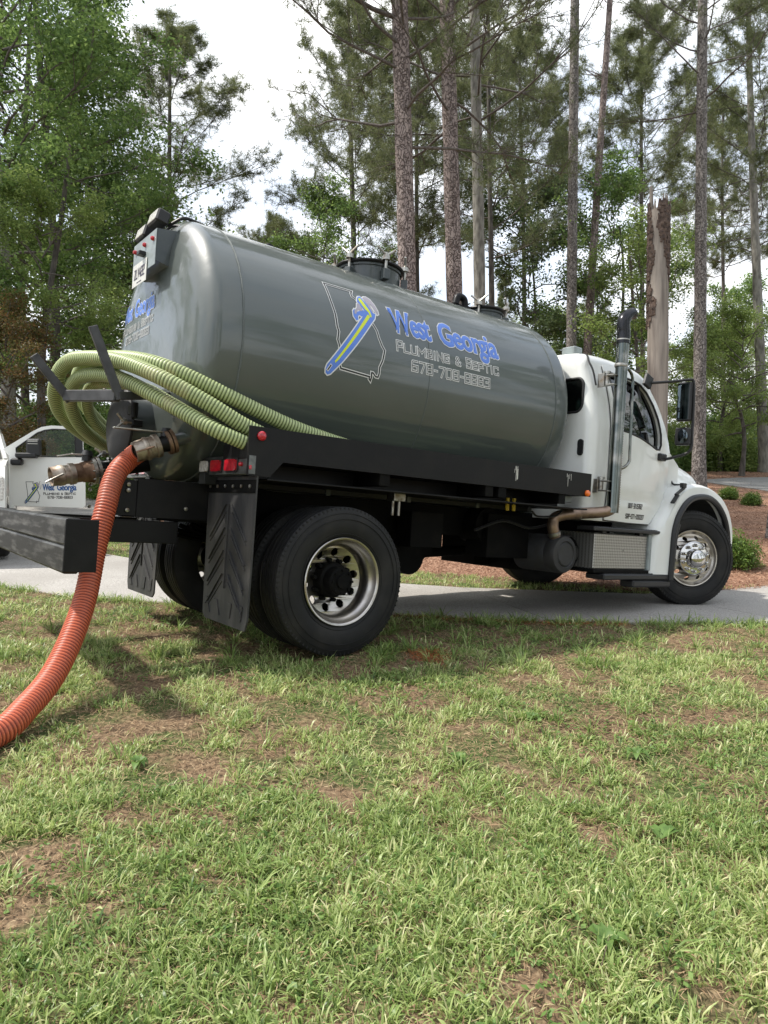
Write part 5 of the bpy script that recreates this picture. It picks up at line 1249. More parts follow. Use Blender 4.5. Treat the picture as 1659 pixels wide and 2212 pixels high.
# open door: hinge line at local (-.62, 1.0)
hinge = Vector((-5.84, 11.1, 0)); dvec = Vector((.965, .262, 0)).normalized(); nvec = Vector((dvec.y, -dvec.x, 0))   # outer face looks to the camera
dh = Hf(-5.6, 11.1) + .035
pinv = (Matrix.Translation(pk.location) @ Matrix.Rotation(pk.rotation_euler.z, 4, 'Z')).inverted()
def dmap(u, z, h): return pinv @ (hinge + dvec * u + nvec * (h) + Vector((0, 0, dh + z)))
DP = [(.02, .74), (.06, .70), (1.05, .66), (1.09, .70), (1.09, 1.2), (1.07, 1.46), (1.065, 1.93), (1.05, 1.955), (.60, 1.965), (.46, 1.94), (.33, 1.87), (-.10, 1.58), (-.01, 1.48), (.0, 1.2)]
DW = [(.09, 1.485), (.09, 1.60), (.40, 1.845), (.50, 1.885), (.62, 1.905), (.94, 1.905), (.95, 1.48), (.6, 1.475)]
b = MB(); b.prism(DP, 0.0, -.02, 'y', [DW], fn=dmap); dr = b.build('door', PW, pk, smooth=0)
b = MB(); b.prism([(.05, .74), (1.03, .70), (1.05, 1.45), (.03, 1.45)], -.022, -.13, 'y', fn=dmap); b.build('door_lining', 'interior', dr, smooth=0)
b = MB(); b.prism([(.955, 1.47), (1.062, 1.47), (1.055, 1.915), (.945, 1.915)], .004, -.03, 'y', fn=dmap); b.build('door_pillar', 'plastic_black', dr, smooth=0)
b = MB(); b.tube([dmap(p[0], p[1], .002) for p in DW], .012, 6, closed=True); b.build('window_seal', 'seam_black', dr)
b = MB(); b.prism(DW, -.012, -.016, 'y', fn=dmap); b.build('window', 'glass_clear', dr, smooth=0)
def dbox(mb, u0, u1, z0, z1, h0, h1, bev=.02):
    c = dmap((u0 + u1) / 2, (z0 + z1) / 2, (h0 + h1) / 2); ax = (dmap(1, 0, 0) - dmap(0, 0, 0)).normalized(); nz = (dmap(0, 0, 1) - dmap(0, 0, 0)).normalized(); R = Matrix((ax, nz, Vector((0, 0, 1)))).transposed()
    mb.box(c, (u1 - u0, abs(h1 - h0), z1 - z0), R, bev)
b = MB(); dbox(b, .27, .48, 1.46, 1.74, .10, .22, .035); dbox(b, .12, .42, 1.44, 1.52, .05, .24, .03); dbox(b, .03, .20, 1.33, 1.44, .005, .14, .04); mi = b.build('mirror', 'plastic_black', dr)
b = MB()
for z in (1.655, 1.69, 1.71): dbox(b, .30, .44, z, z + .008, .222, .227, .001)
b.build('mirror_lettering', 'plate_white', mi)
b = MB(); dbox(b, .90, 1.03, 1.28, 1.32, .0, .04, .01); b.build('handle', PW, dr)
LX, LZ, LS = .215, .745, .46
logo(lambda u, v, h: dmap(LX + (u + .04) * LS * .92, LZ + (v + .11) * LS * 1.0, .003 + h * .6), dr, .6, 'navy_vinyl', 'pickup_white', solid=False)
# ------------------------------------------------------------------ vegetation
def pr(r, a, b): return a + (b - a) * r.random()
def branch_tree(rng, limbs, sub, kind):
    """limbs: list of (base, direction, length, rise); returns wood segments (a, b, ra, rb) and twig nodes"""
    segs = []; nodes = []
    for base, dr_, ln, rise, r0 in limbs:
        p = np.array(base, float); d = np.array(dr_, float); n = 7; pts = [p.copy()]
        for i in range(n):
            d = d + rng.normal(0, .13, 3) + np.array([0, 0, rise * .16]); d /= np.linalg.norm(d)
            p = p + d * ln / n; pts.append(p.copy())
        for i in range(n): segs.append((pts[i], pts[i + 1], r0 * (1 - i / n) + .006, r0 * (1 - (i + 1) / n) + .006))
        for s_ in range(sub):
            t = rng.uniform(.28, 1.0); i = min(n - 1, int(t * n)); q = pts[i] + (pts[i + 1] - pts[i]) * (t * n - i)
            dd_ = pts[i + 1] - pts[i]; dd_ = dd_ / np.linalg.norm(dd_) + rng.normal(0, .55, 3) * np.array([1, 1, .6]); dd_[2] += .22 if kind == 'pine' else .1
            dd_ /= np.linalg.norm(dd_); l2 = ln * rng.uniform(.16, .36) * (1.15 - t * .5); q2 = q + dd_ * l2 * .5; q3 = q2 + (dd_ + rng.normal(0, .25, 3)) * l2 * .5
            segs.append((q, q2, .014, .010)); segs.append((q2, q3, .010, .005))
            for k in range(5): 
                c = q + (q3 - q) * rng.uniform(.35, 1.0) + rng.normal(0, (.17 if kind == 'pine' else .10) + .06 * l2, 3); nodes.append(c)
            for k in range(3):
                a_ = q + (q3 - q) * rng.uniform(.3, .9); e_ = a_ + (dd_ + rng.normal(0, .6, 3)) * l2 * .35; segs.append((a_, e_, .006, .003)); nodes.append(e_); nodes.append((a_ + e_) / 2)
        nodes.append(pts[-1])
    return segs, np.array(nodes)
def wood_mesh(name, segs, m, seg=5):
    A = np.array([s[0] for s in segs]); B = np.array([s[1] for s in segs]); ra = np.array([s[2] for s in segs]); rb = np.array([s[3] for s in segs])
    T_ = B - A; T_ /= np.linalg.norm(T_, axis=1)[:, None] + 1e-9; u = np.where(np.abs(T_[:, 2:3]) < .9, [[0, 0, 1.0]], [[1.0, 0, 0]])
    a = np.cross(T_, u); a /= np.linalg.norm(a, axis=1)[:, None]; b = np.cross(T_, a); q = np.linspace(0, 2 * PI, seg, endpoint=False)
    D = a[:, None] * np.cos(q)[None, :, None] + b[:, None] * np.sin(q)[None, :, None]
    V = np.concatenate([A[:, None] + D * ra[:, None, None], B[:, None] + D * rb[:, None, None]], 1)
    i = np.arange(len(A))[:, None] * 2 * seg; k = np.arange(seg)[None]; k2 = (k + 1) % seg
    F = np.stack([i + k, i + k2, i + k2 + seg, i + k + seg], -1).reshape(-1, 4)
    return V.reshape(-1, 3), F
def needles(rng, C, n, L_, w, up=.35):
    """starburst tufts of thin needles, one triangle each"""
    N = len(C) * n; c = np.repeat(C, n, 0); d = rng.normal(0, 1, (N, 3)); d[:, 2] += up; d /= np.linalg.norm(d, axis=1)[:, None]
    L__ = L_ * rng.uniform(.6, 1.15, N)[:, None]; s_ = np.cross(d, rng.normal(0, 1, (N, 3))); s_ /= np.linalg.norm(s_, axis=1)[:, None]
    c = c + d * L__ * .12
    V = np.stack([c - s_ * w / 2, c + s_ * w / 2, c + d * L__], 1).reshape(-1, 3); F = np.arange(N * 3).reshape(-1, 3)
    rnd = np.clip(np.repeat(rng.uniform(0, 1, len(C)), n) * .6 + rng.uniform(0, .4, N), 0, 1); return V, F, rnd
def leaves(rng, C, n, spread, size, flat=.5):
    """small folded leaves scattered round cluster centres"""
    N = len(C) * n; cid = np.repeat(np.arange(len(C)), n); o = rng.normal(0, 1, (N, 3)) * np.array([1, 1, flat]) * spread
    c = C[cid] + o; nrm = rng.normal(0, 1, (N, 3)) * .75 + np.array([0, 0, 1.0]); nrm /= np.linalg.norm(nrm, axis=1)[:, None]
    a = np.cross(nrm, rng.normal(0, 1, (N, 3))); a /= np.linalg.norm(a, axis=1)[:, None]; b = np.cross(nrm, a); s_ = size * rng.uniform(.6, 1.25, N)[:, None]
    V = np.stack([c - a * s_ * .55, c + b * s_ * .36 + nrm * s_ * .10, c + a * s_ * .6 - nrm * s_ * .08, c - b * s_ * .36 + nrm * s_ * .10], 1).reshape(-1, 3)
    F = np.arange(N * 4).reshape(-1, 4); rnd = np.clip(rng.uniform(0, 1, len(C))[cid] * .55 + rng.uniform(0, .45, N), 0, 1); return V, F, rnd

def hidden_mesh(name, V, F, m, rnd=None):
    me = bpy.data.meshes.new(name); V = np.asarray(V, np.float32); F = np.asarray(F, np.int32)
    me.vertices.add(len(V)); me.vertices.foreach_set('co', V.ravel()); me.loops.add(F.size); me.loops.foreach_set('vertex_index', F.ravel())
    me.polygons.add(len(F)); me.polygons.foreach_set('loop_start', (np.arange(len(F)) * F.shape[1]).astype(np.int32)); me.polygons.foreach_set('loop_total', np.full(len(F), F.shape[1], np.int32))
    me.materials.append(M[m]); me.update(calc_edges=True)
    if rnd is not None: at = me.attributes.new('rnd', 'FLOAT', 'FACE'); at.data.foreach_set('value', rnd.astype(np.float32))
    return me
def pine_variant(seed, h, rad_, nl, tuft=15, shape='round', m='pine_needles', L_=.17, w=.012, sub=9):
    """crown from z=0 (lowest limb) to z=h"""
    rng = np.random.default_rng(seed); limbs = []
    for i in range(nl):
        t = (i + rng.uniform(0, .8)) / nl; az = i * 2.4 + rng.uniform(-.4, .4)
        if shape == 'round': R_ = rad_ * (.55 + .9 * math.sin(PI * min(1, .12 + .88 * t)) * .6) * (1 - .55 * t ** 3)
        elif shape == 'open': R_ = rad_ * (1.0 - .55 * t)
        else: R_ = rad_ * (1 - t) ** .75 + .25
        el = rng.uniform(-.05, .35) + .55 * t
        limbs.append(((0, 0, t * h * .96), (math.cos(az) * math.cos(el), math.sin(az) * math.cos(el), math.sin(el)), R_ * rng.uniform(.75, 1.12), rng.uniform(-.3, .9), .024 * (1 - .6 * t) * rad_ / 3.5))
    limbs.append(((0, 0, h * .9), (0.05, 0, 1), h * .12 + .3, .2, .04))
    segs, nodes = branch_tree(rng, limbs, sub, 'pine')
    V, F = wood_mesh('w', segs, None); wm = hidden_mesh('pine_limbs', V, F, 'limb_bark')
    V, F, r = needles(rng, nodes, tuft, L_, w); lm = hidden_mesh('pine_crown', V, F, m, r)
    return wm, lm
def decid_variant(seed, h, rad_, nl, m, nleaf=34, size=.10, spread=.34, low=.15, sub=7):
    rng = np.random.default_rng(seed); limbs = []
    for i in range(nl):
        t = (i + rng.uniform(0, .8)) / nl; az = i * 2.4 + rng.uniform(-.5, .5); R_ = rad_ * (.35 + .75 * math.sin(PI * (.10 + .82 * t)) ** .8); el = .15 + .75 * t + rng.uniform(-.2, .2)
        limbs.append(((0, 0, h * (low + (1 - low) * t * .88)), (math.cos(az) * math.cos(el), math.sin(az) * math.cos(el), math.sin(el)), R_ * rng.uniform(.7, 1.15), rng.uniform(-.5, .3), .05 * (1 - .6 * t)))
    limbs.append(((0, 0, h * .85), (0, .1, 1), h * .16, 0, .03))
    segs, nodes = branch_tree(rng, limbs, sub, 'leaf'); nodes = nodes[rng.random(len(nodes)) < .62]
    V, F = wood_mesh('w', segs, None); wm = hidden_mesh('leafy_limbs', V, F, 'limb_bark')
    V, F, r = leaves(rng, nodes, nleaf, spread, size); lm = hidden_mesh('leafy_crown', V, F, m, r)
    return wm, lm

PINE = {
 'big_a': pine_variant(11, 11, 5.4, 28, 18, 'open', 'pine_needles', .20, .013, 14),
 'big_b': pine_variant(12, 11, 5.0, 26, 18, 'open', 'pine_needles', .20, .013, 14),
 'round_a': pine_variant(13, 15, 4.8, 46, 15, 'round', 'pine_needles_light', .27, .020, 12),
 'round_b': pine_variant(14, 11, 4.2, 44, 16, 'round', 'pine_needles_light', .30, .021, 11),
 'far_a': pine_variant(15, 12, 4.0, 30, 12, 'cone', 'pine_needles', .34, .034, 7),
}
LEAF = {
 'big_a': decid_variant(21, 17, 4.8, 42, 'leaf_green', 25, .115, .27, .06),
 'big_b': decid_variant(22, 16, 4.4, 38, 'leaf_green', 25, .11, .27, .06),
 'dark_a': decid_variant(23, 12, 4.2, 26, 'leaf_dark', 16, .15, .28, .05),
 'light_a': decid_variant(24, 9, 3.8, 22, 'leaf_light', 17, .11, .24, .1),
 'light_b': decid_variant(25, 7, 3.2, 20, 'leaf_light', 22, .10, .26, .1),
 'mid_a': decid_variant(26, 11, 3.8, 24, 'leaf_green', 15, .13, .27, .08),
 'maple': decid_variant(27, 5, 2.3, 22, 'leaf_maple', 34, .07, .20, .1),
}
def trunk_mesh(h, r0, r1, lean=(0, 0), wob=.1, seed=0, m='bark_pine', flare=.35, seg=14, step=.6, sink=.5):
    rng = random.Random(seed); n = max(8, int(h / step)); P = []; Rr = []
    ph = [rng.uniform(0, 6) for _ in range(4)]
    for i in range(n + 1):
        t = i / n; z = -sink + (h + sink) * t; zz = max(0, z)
        P.append((lean[0] * t + wob * (math.sin(ph[0] + t * 4) - math.sin(ph[0])) * t, lean[1] * t + wob * (math.sin(ph[1] + t * 5) - math.sin(ph[1])) * t, z))
        Rr.append((r0 + (r1 - r0) * t) * (1 + flare * math.exp(-zz / .35)) * (1 + .03 * math.sin(ph[2] + i * 1.9)))
    b = MB(); b.tube(P, Rr, seg); return b
def tree(name, px, y, h, r0, r1, label, cat, crown=None, cz=0, cs=1.0, rot=0.0, bark='bark_pine', lean=(0, 0), wob=.1, group=None, seed=0, x=None, csz=None, stubs=0):
    """px: column of the trunk foot in the 1659 wide photograph; y: distance from the camera"""
    if x is None: x = (px - 829.5) / 1533.1 * y
    t = empty(name, (x, y, Hf(x, y)), 0); tag(t, label, cat, group)
    tb_ = trunk_mesh(h, r0, r1, lean, wob, seed, bark)
    rng = random.Random(seed + 5)
    for i in range(stubs):
        z = rng.uniform(.35, .95) * h; a_ = rng.uniform(0, 6.28); tt = z / h; c = Vector((lean[0] * tt, lean[1] * tt, z)); d_ = Vector((math.cos(a_), math.sin(a_), .35))
        tb_.cyl(c, c + d_ * rng.uniform(.25, .9), .028, .012, 6)
    tb_.build('trunk', bark, t, smooth=70)
    if crown:
        for me, nm in ((crown[0], 'limbs'), (crown[1], 'crown')):
            o = bpy.data.objects.new(nm, me); COL.objects.link(o); o.parent = t
            f_ = cz / h if h else 0; o.location = (lean[0] * f_, lean[1] * f_, cz); o.rotation_euler = (0, 0, rot); o.scale = (cs, cs, csz or cs)
    return t
# foreground and middle pines
PG = 'tall pines behind the truck'
tree('pine_tree', 893, 17.0, 21, .235, .17, 'thick red-brown pine trunk directly behind the larger tank hatch', 'pine tree', PINE['big_a'], 8.6, 1.0, .3, 'bark_red', lean=(-.55, 0), wob=.04, group=PG, seed=1)
tree('pine_tree', 996, 18.4, 22, .225, .16, 'second thick leaning pine trunk, just right of the one behind the hatch', 'pine tree', PINE['big_b'], 9.6, 1.0, 2.0, 'bark_red', lean=(-.75, 0), wob=.05, group=PG, seed=2)
tree('pine_tree', 1042, 24.0, 24, .215, .14, 'pale grey pine trunk behind the smaller tank hatch', 'pine tree', PINE['big_a'], 11.5, 1.05, 3.6, 'bark_grey', lean=(-.40, 0), wob=.05, group=PG, seed=3)
tree('pine_tree', 1063, 30.0, 19, .155, .06, 'slender dark pine with wide upswept limbs right of the pale trunk', 'pine tree', PINE['big_b'], 9.0, .95, 5.1, 'bark_dark', lean=(0, 0), wob=.15, group=PG, seed=4)
tree('pine_tree', 1231, 27.5, 26, .205, .15, 'straight bare grey pine trunk rising behind the rear of the white cab roof', 'pine tree', PINE['big_a'], 21.5, .9, 1.0, 'bark_pine', lean=(.06, 0), wob=.03, group=PG, seed=5)
tree('pine_tree', 1252, 29.5, 26, .190, .09, 'reddish pine trunk leaning right beside the straight bare one', 'pine tree', PINE['big_b'], 22.0, .8, 4.2, 'bark_red', lean=(1.25, 0), wob=.12, group=PG, seed=6, stubs=10)
tree('pine_tree', 1509, 24.0, 24, .225, .12, 'tall pine trunk behind the cab mirror with its foot at the grey road', 'pine tree', PINE['big_b'], 12.5, .85, 2.7, 'bark_pine', lean=(-.05, 0), wob=.05, group=PG, seed=7)
tree('pine_tree', 1386, 40.0, 24.5, .16, .07, 'round-topped pine between the bare trunks and the mirror pine', 'pine tree', PINE['round_b'], 14.2, 1.0, .5, 'bark_pine', wob=.15, group=PG, seed=8)
tree('pine_tree', 1652, 32.0, 21, .25, .10, 'pine at the right edge with rounded crown beyond the grey road', 'pine tree', PINE['round_a'], 9.6, .82, 2.5, 'bark_grey', lean=(-1.1, 0), wob=.22, group=PG, seed=9)
tree('pine_tree', 1676, 13.9, 17, .17, .13, 'near pine trunk at the right edge standing in the brown mulch', 'pine tree', PINE['big_a'], 12.2, .7, .9, 'bark_pine', lean=(1.0, 0), wob=.03, group=PG, seed=10)
tree('pine_tree', 375, 35.0, 21, .20, .06, 'lone tall pine behind the rear end of the tank with a broad open crown', 'pine tree', PINE['round_a'], 8.6, 1.12, 1.3, 'bark_dark', csz=.85, wob=.10, group=PG, seed=11)
tree('pine_tree', 905, 36.0, 24, .15, .07, 'dark thin pine seen between the two thick red-brown trunks', 'pine tree', PINE['round_b'], 10.5, 1.15, 2.2, 'bark_dark', wob=.2, group=PG, seed=12)
tree('pine_tree', 770, 33.0, 23, .17, .07, 'broad dark pine left of the thick trunk behind the hatch', 'pine tree', PINE['round_a'], 7.5, .90, 4.4, 'bark_dark', wob=.2, group=PG, seed=13)
tree('pine_tree', 1130, 41.0, 25, .16, .07, 'fine-branched pine filling the gap between the slender dark pine and the straight bare trunk', 'pine tree', PINE['round_b'], 12.5, 1.1, 3.1, 'bark_dark', wob=.2, group=PG, seed=14)
tree('pine_tree', 600, 44.0, 15.5, .13, .05, 'smaller distant pine with its tip above the middle of the tank', 'pine tree', PINE['round_b'], 5.5, .85, 5.0, 'bark_dark', wob=.1, group=PG, seed=15)
tree('pine_tree', 1560, 46.0, 24, .16, .06, 'distant pine behind the mirror pine, toward the right edge', 'pine tree', PINE['round_b'], 12.5, 1.0, 1.9, 'bark_dark', wob=.2, group=PG, seed=16)

# long limbs reaching left from the thick trunk behind the hatch
_p1 = [o for o in bpy.data.objects if o.get('label', '').startswith('thick red-brown pine trunk')][0]
_rng = np.random.default_rng(61)
_s, _n = branch_tree(_rng, [((-.3, 0, 11.6), (-1, -.05, .10), 4.9, .25, .055), ((-.3, 0, 12.5), (-1, .25, .22), 4.4, .3, .05), ((-.3, 0, 11.0), (-.8, -.5, .05), 3.0, .5, .04), ((-.3, 0, 13.2), (-1, -.2, .1), 5.0, .1, .05)], 15, 'pine')
V, F = wood_mesh('w', _s, None); o = bpy.data.objects.new('limbs', hidden_mesh('pine_limbs', V, F, 'limb_bark')); COL.objects.link(o); o.parent = _p1
V, F, r = needles(_rng, _n, 16, .19, .013); o = bpy.data.objects.new('crown', hidden_mesh('pine_crown', V, F, 'pine_needles', r)); COL.objects.link(o); o.parent = _p1
# broken snag
sx = (1420 - 829.5) / 1533.1 * 15.3; sn = empty('dead_snag', (sx, 15.3, Hf(sx, 15.3))); tag(sn, 'broken dead tree trunk, bare below with peeling bark at its jagged top', 'dead tree')
SH = 6.75; b = MB(); P = [(-.04 * i / 10, 0, -.5 + (SH + .5) * i / 10) for i in range(11)]; b.tube(P, [.208 + .008 * math.sin(i * 1.3) for i in range(11)], 20)
rng = random.Random(3)
for i in range(18):
    a_ = 2 * PI * i / 18 + rng.uniform(-.1, .1); b.cyl((-.04 + .165 * math.cos(a_), .165 * math.sin(a_), SH - .2), (-.04 + .17 * math.cos(a_), .17 * math.sin(a_), SH + .02 + rng.uniform(0, .34)), .05, .010, 5)
b.cyl((-.19, 0, SH - .4), (-.205, 0, SH + .50), .06, .035, 7); b.cyl((-.20, 0, SH + .49), (-.205, 0, SH + .54), .035, .018, 5); b.build('trunk', 'snag_wood', sn, smooth=50)
b = MB()
for i in range(1700):
    z = rng.uniform(4.3, SH + .12); a_ = rng.uniform(0, 2 * PI); ph_ = (a_ - 1.42 * PI + .25 * math.sin(z * 5)) % (2 * PI)
    if (z < 6.0 and ph_ < 1.35 * PI * (6.0 - z) / 1.8) or ph_ > 2 * PI - .75 + .2 * math.sin(z * 7) or (z < 5.0 and rng.random() < .5): continue
    R_ = Matrix.Rotation(a_, 3, 'Z') @ Matrix.Rotation(rng.uniform(-.3, .3), 3, 'X') @ Matrix.Rotation(rng.uniform(-.2, .2), 3, 'Y'); b.box((-.035 + .213 * math.cos(a_), .213 * math.sin(a_), z), (rng.uniform(.015, .045), rng.uniform(.03, .08), rng.uniform(.05, .20)), R_, .008)
b.build('loose_bark', 'snag_bark', sn, smooth=0)

# leafy trees on the left and in the understorey
LG = 'leafy trees at the left'
tree('leafy_tree', 118, 24.0, 16, .20, .08, 'tall broadleaf tree filling the upper left corner', 'broadleaf tree', LEAF['big_a'], 1.5, 1.0, 0, 'bark_dark', group=LG, seed=31, wob=.3)
tree('leafy_tree', 20, 19.5, 15, .22, .08, 'nearest broadleaf tree at the far left with thick grey trunk', 'broadleaf tree', LEAF['big_b'], 1.8, 1.0, 2, 'bark_grey', group=LG, seed=32, wob=.3)
tree('leafy_tree', 205, 29.0, 14, .18, .06, 'broadleaf tree just left of the tank tail', 'broadleaf tree', LEAF['mid_a'], 1.0, 1.15, 1, 'bark_dark', group=LG, seed=33, wob=.4)
tree('leafy_tree', 60, 31.0, 20, .2, .08, 'taller broadleaf tree behind the nearest one at the left edge', 'broadleaf tree', LEAF['big_a'], 3.5, 1.1, 4, 'bark_dark', group=LG, seed=34, wob=.3)
tree('leafy_tree', 98, 17.5, 9, .12, .05, 'slim dark forked tree above the pickup door', 'broadleaf tree', LEAF['light_b'], 3.2, .6, 4, 'bark_dark', group=LG, seed=35, wob=.5)
tree('maple_tree', 18, 15.8, 3.6, .09, .05, 'small reddish-brown maple behind the pickup', 'maple tree', LEAF['maple'], .9, .66, 1, 'bark_grey', seed=36, wob=.2)
tree('leafy_tree', 285, 33.0, 12, .15, .05, 'dark leafy tree behind the license plate box', 'broadleaf tree', LEAF['dark_a'], .6, 1.0, 3, 'bark_dark', group=LG, seed=37, wob=.3)
UG = 'leafy trees between the pines'
for i, (px, y, h, v, cz, cs, lab) in enumerate([
    (700, 30, 8, 'mid_a', 3.0, .78, 'leafy tree above the middle of the tank, left of the larger hatch'),
    (790, 38, 8, 'light_b', 1.6, .9, 'pale green bush-like tree right behind the larger hatch'),
    (1140, 33, 10, 'dark_a', 2.0, .95, 'dark leafy tree left of the straight bare pine trunk'),
    (1210, 45, 9, 'light_a', .6, 1.0, 'light green tree low behind the tank front'),
    (1315, 31, 10.5, 'mid_a', 3.0, .9, 'bright leafy tree between the bare pines and the broken snag'),
    (1380, 27, 9, 'light_a', 1.6, .82, 'light green leafy tree over the white cab roof'),
    (1575, 36, 6.5, 'light_a', .5, .7, 'light green layered tree right of the mirror pine'),
    (1600, 29.5, 4.5, 'light_b', 1.2, .8, 'small dogwood-like tree with layered leaves by the grey road'),
    (1555, 33.0, 5.5, 'light_b', 1.2, .75, 'low leafy tree just right of the mirror pine foot')]):
    tree('leafy_tree', px, y, h, .11, .04, lab, 'broadleaf tree', LEAF[v], cz, cs, i * 1.3, 'bark_dark', group=UG, seed=50 + i, wob=.35)
# woods behind
rng = random.Random(77)
for i in range(26):
    px = -260 + 2180 * (i * 0.618 % 1); y = rng.uniform(48, 92); x = (px - 829.5) / 1533.1 * y
    k = rng.choice(['dark_a', 'mid_a', 'light_a', 'light_a', 'far']); leaf_h = rng.uniform(7, 12)
    if k == 'far': tree('far_pine', 0, y, 17, .15, .06, 'distant pine among the woods behind everything', 'pine tree', PINE['far_a'], 6.5, rng.uniform(.8, 1.05), rng.uniform(0, 6), 'bark_dark', group='distant pines in the woods', seed=100 + i, x=x)
    else: tree('far_tree', 0, y, leaf_h * .8, .13, .05, 'distant leafy tree in the woods behind everything', 'broadleaf tree', LEAF[k], .3, rng.uniform(.95, 1.35), rng.uniform(0, 6), 'bark_dark', group='distant leafy trees in the woods', seed=100 + i, x=x)
# trees beside the frame and behind the camera that the paint reflects
for i, (x, y, k) in enumerate([(-22, 12, 'big_a'), (-24, 3, 'mid_a'), (20, 6, 'mid_a'), (24, -4, 'big_b'), (13, -14, 'big_a'), (4, -20, 'big_b'), (-6, -22, 'mid_a'), (21, 16, 'mid_a'), (19, -20, 'dark_a'), (28, 10, 'big_a'), (-20, 24, 'big_b'), (26, 26, 'mid_a')]):
    tree('yard_tree', 0, y, 12, .2, .08, 'leafy tree standing in the yard outside the view', 'broadleaf tree', LEAF[k], .8, 1.0, i, 'bark_dark', group='trees around the yard', seed=200 + i, x=x)
# far wood mass
rg = np.random.default_rng(8); N = 5200
C = np.c_[rg.uniform(-130, 130, N), rg.uniform(98, 118, N), np.zeros(N)]; C[:, 2] = H(C[:, 0], C[:, 1]) + rg.uniform(0, 1, N) ** 1.3 * (2 + 5 * fbm(C[:, 0], C[:, 1] * 0, .08, 4))
V, F, r = leaves(rg, C, 8, .9, .55, .6); o = np_mesh('far_woods', V, [F], 'leaf_dark', {'rnd': ('FACE', r)}); tag(o, 'dense dark woods closing the view behind all trees', 'woods', kind='stuff')

# shrubs
def shrub(name, x, y, r, h, m, label, n=900, size=.035, group=None, seed=0, per=7):
    rg = np.random.default_rng(seed); t = empty(name, (x, y, Hf(x, y))); tag(t, label, 'shrub', group)
    d = rg.normal(0, 1, (n, 3)); d /= np.linalg.norm(d, axis=1)[:, None]; d[:, 2] = np.abs(d[:, 2]); k = rg.uniform(.55, 1.0, n)[:, None] * (1 + .22 * np.sin(d[:, :1] * 7 + seed) * np.cos(d[:, 1:2] * 6))
    C = d * k * np.array([r, r, h]); C[:, 2] += .03
    V, F, rn = leaves(rg, C, per, size * 1.1, size, .8); me = hidden_mesh('foliage', V, F, m, rn); o = bpy.data.objects.new('foliage', me); COL.objects.link(o); o.parent = t
    segs = [((0, 0, -.05), tuple(C[i] * .85), .008, .003) for i in range(0, n, max(1, n // 40))]; V, F = wood_mesh('s', segs, None, 4)
    o = bpy.data.objects.new('stems', hidden_mesh('stems', V, F, 'limb_bark')); COL.objects.link(o); o.parent = t; return t
SG = 'rounded shrubs in the mulch'
shrub('boxwood_shrub', 5.50, 11.2, .42, .50, 'leaf_boxwood', 'rounded green shrub in the mulch right of the front wheel', 1100, .036, SG, 1)
shrub('boxwood_shrub', 10.15, 20.9, .27, .33, 'leaf_boxwood', 'small green shrub below the grey road, left of its pair', 420, .04, SG, 2)
shrub('boxwood_shrub', 10.05, 19.4, .25, .30, 'leaf_boxwood', 'small green shrub below the grey road, nearer and right of its pair', 420, .04, SG, 3)
shrub('boxwood_shrub', -7.1, 18.9, .80, .75, 'leaf_boxwood', 'wide boxwood between the pickup door and the orange hose', 2200, .05, SG, 4)
shrub('boxwood_shrub', -5.5, 17.9, .65, .60, 'leaf_boxwood', 'boxwood seen under the tank tail behind the orange hose', 1500, .05, SG, 5)
shrub('tall_shrub', -8.3, 20.6, 1.3, 2.3, 'leaf_green', 'tall green bush seen through the open pickup door window', 2600, .09, SG, 6)
shrub('tall_shrub', -6.6, 21.5, 1.5, 2.2, 'leaf_light', 'tall light green bush right of the pickup door', 2600, .09, SG, 7)
for i, (x, y, h_, lab) in enumerate([(-10.5, 24, 2.6, 'leafy bush left of the pickup shrubs, under the tall broadleaf trees'), (-14, 23, 3.0, 'leafy bush at the far left behind the pickup'), (14, 37, 2.6, 'leafy undergrowth bush behind the broken snag'), (17, 36, 3.2, 'large leafy bush right of the mirror pine, beyond the grey road'), (20.5, 38, 3.0, 'leafy bush at the right edge behind the grey road'), (12.3, 33.8, 1.6, 'low light green bush behind the cab hood'), (16.2, 34.2, 2.2, 'medium leafy bush in front of the large one beyond the grey road'), (3.5, 33, 2.0, 'low leafy bush seen under the truck between the wheels')]):
    shrub('undergrowth_bush', x, y, 2.1, h_, 'leaf_green' if i % 2 else 'leaf_light', lab, 1500, .14, 'undergrowth bushes', 20 + i, 6)

# ------------------------------------------------------------------ grass, weeds, straw
rg = np.random.default_rng(42)
def lawn_mask(x, y):
    """share of green cover"""
    base = np.interp(y, [0, 2.6, 3.3, 4.6, 5.6, 7, 20], [.88, .86, .72, .61, .68, .78, .8])
    n = fbm(x, y, 1.5, 12); n2 = fbm(x, y, 5.0, 21)
    bare = .13 * np.exp(-(((x - 1.5) / 1.3) ** 2 + ((y - 3.9) / .7) ** 2)) + .25 * np.exp(-(((x + 1.5) / .6) ** 2 + ((y - 3.3) / .35) ** 2)) + .08 * np.exp(-(((x + 1.05) / .4) ** 2 + ((y - 2.45) / .2) ** 2))
    return np.clip((base - bare + (n - .5) * .6 + (n2 - .5) * 1.9 - .42) * 3.2, 0.03, 1)
def near_edge(x): 
    P = np.array(NEAR); return np.interp(x, P[:, 0], P[:, 1])
def far_edge(x):
    P = np.array(FAR)[2:]; return np.interp(x, [-6.3] + list(P[1:, 0]), [18.3] + list(P[1:, 1]))
def on_lawn(x, y): return (y < near_edge(x) + .02) | ((y > far_edge(x) - .02) & (y < mulch_edge(x) + .1) & (x > -5.2))
def wheelfree(x, y):
    # no blades through the tyres
    q = (np.c_[x, y, H(x, y)] - np.array(TM.translation)) @ np.array(TM.to_3x3())
    return ~((np.abs(q[:, 0]) < .20) & (q[:, 1] < -.56) & (q[:, 1] > -1.20))
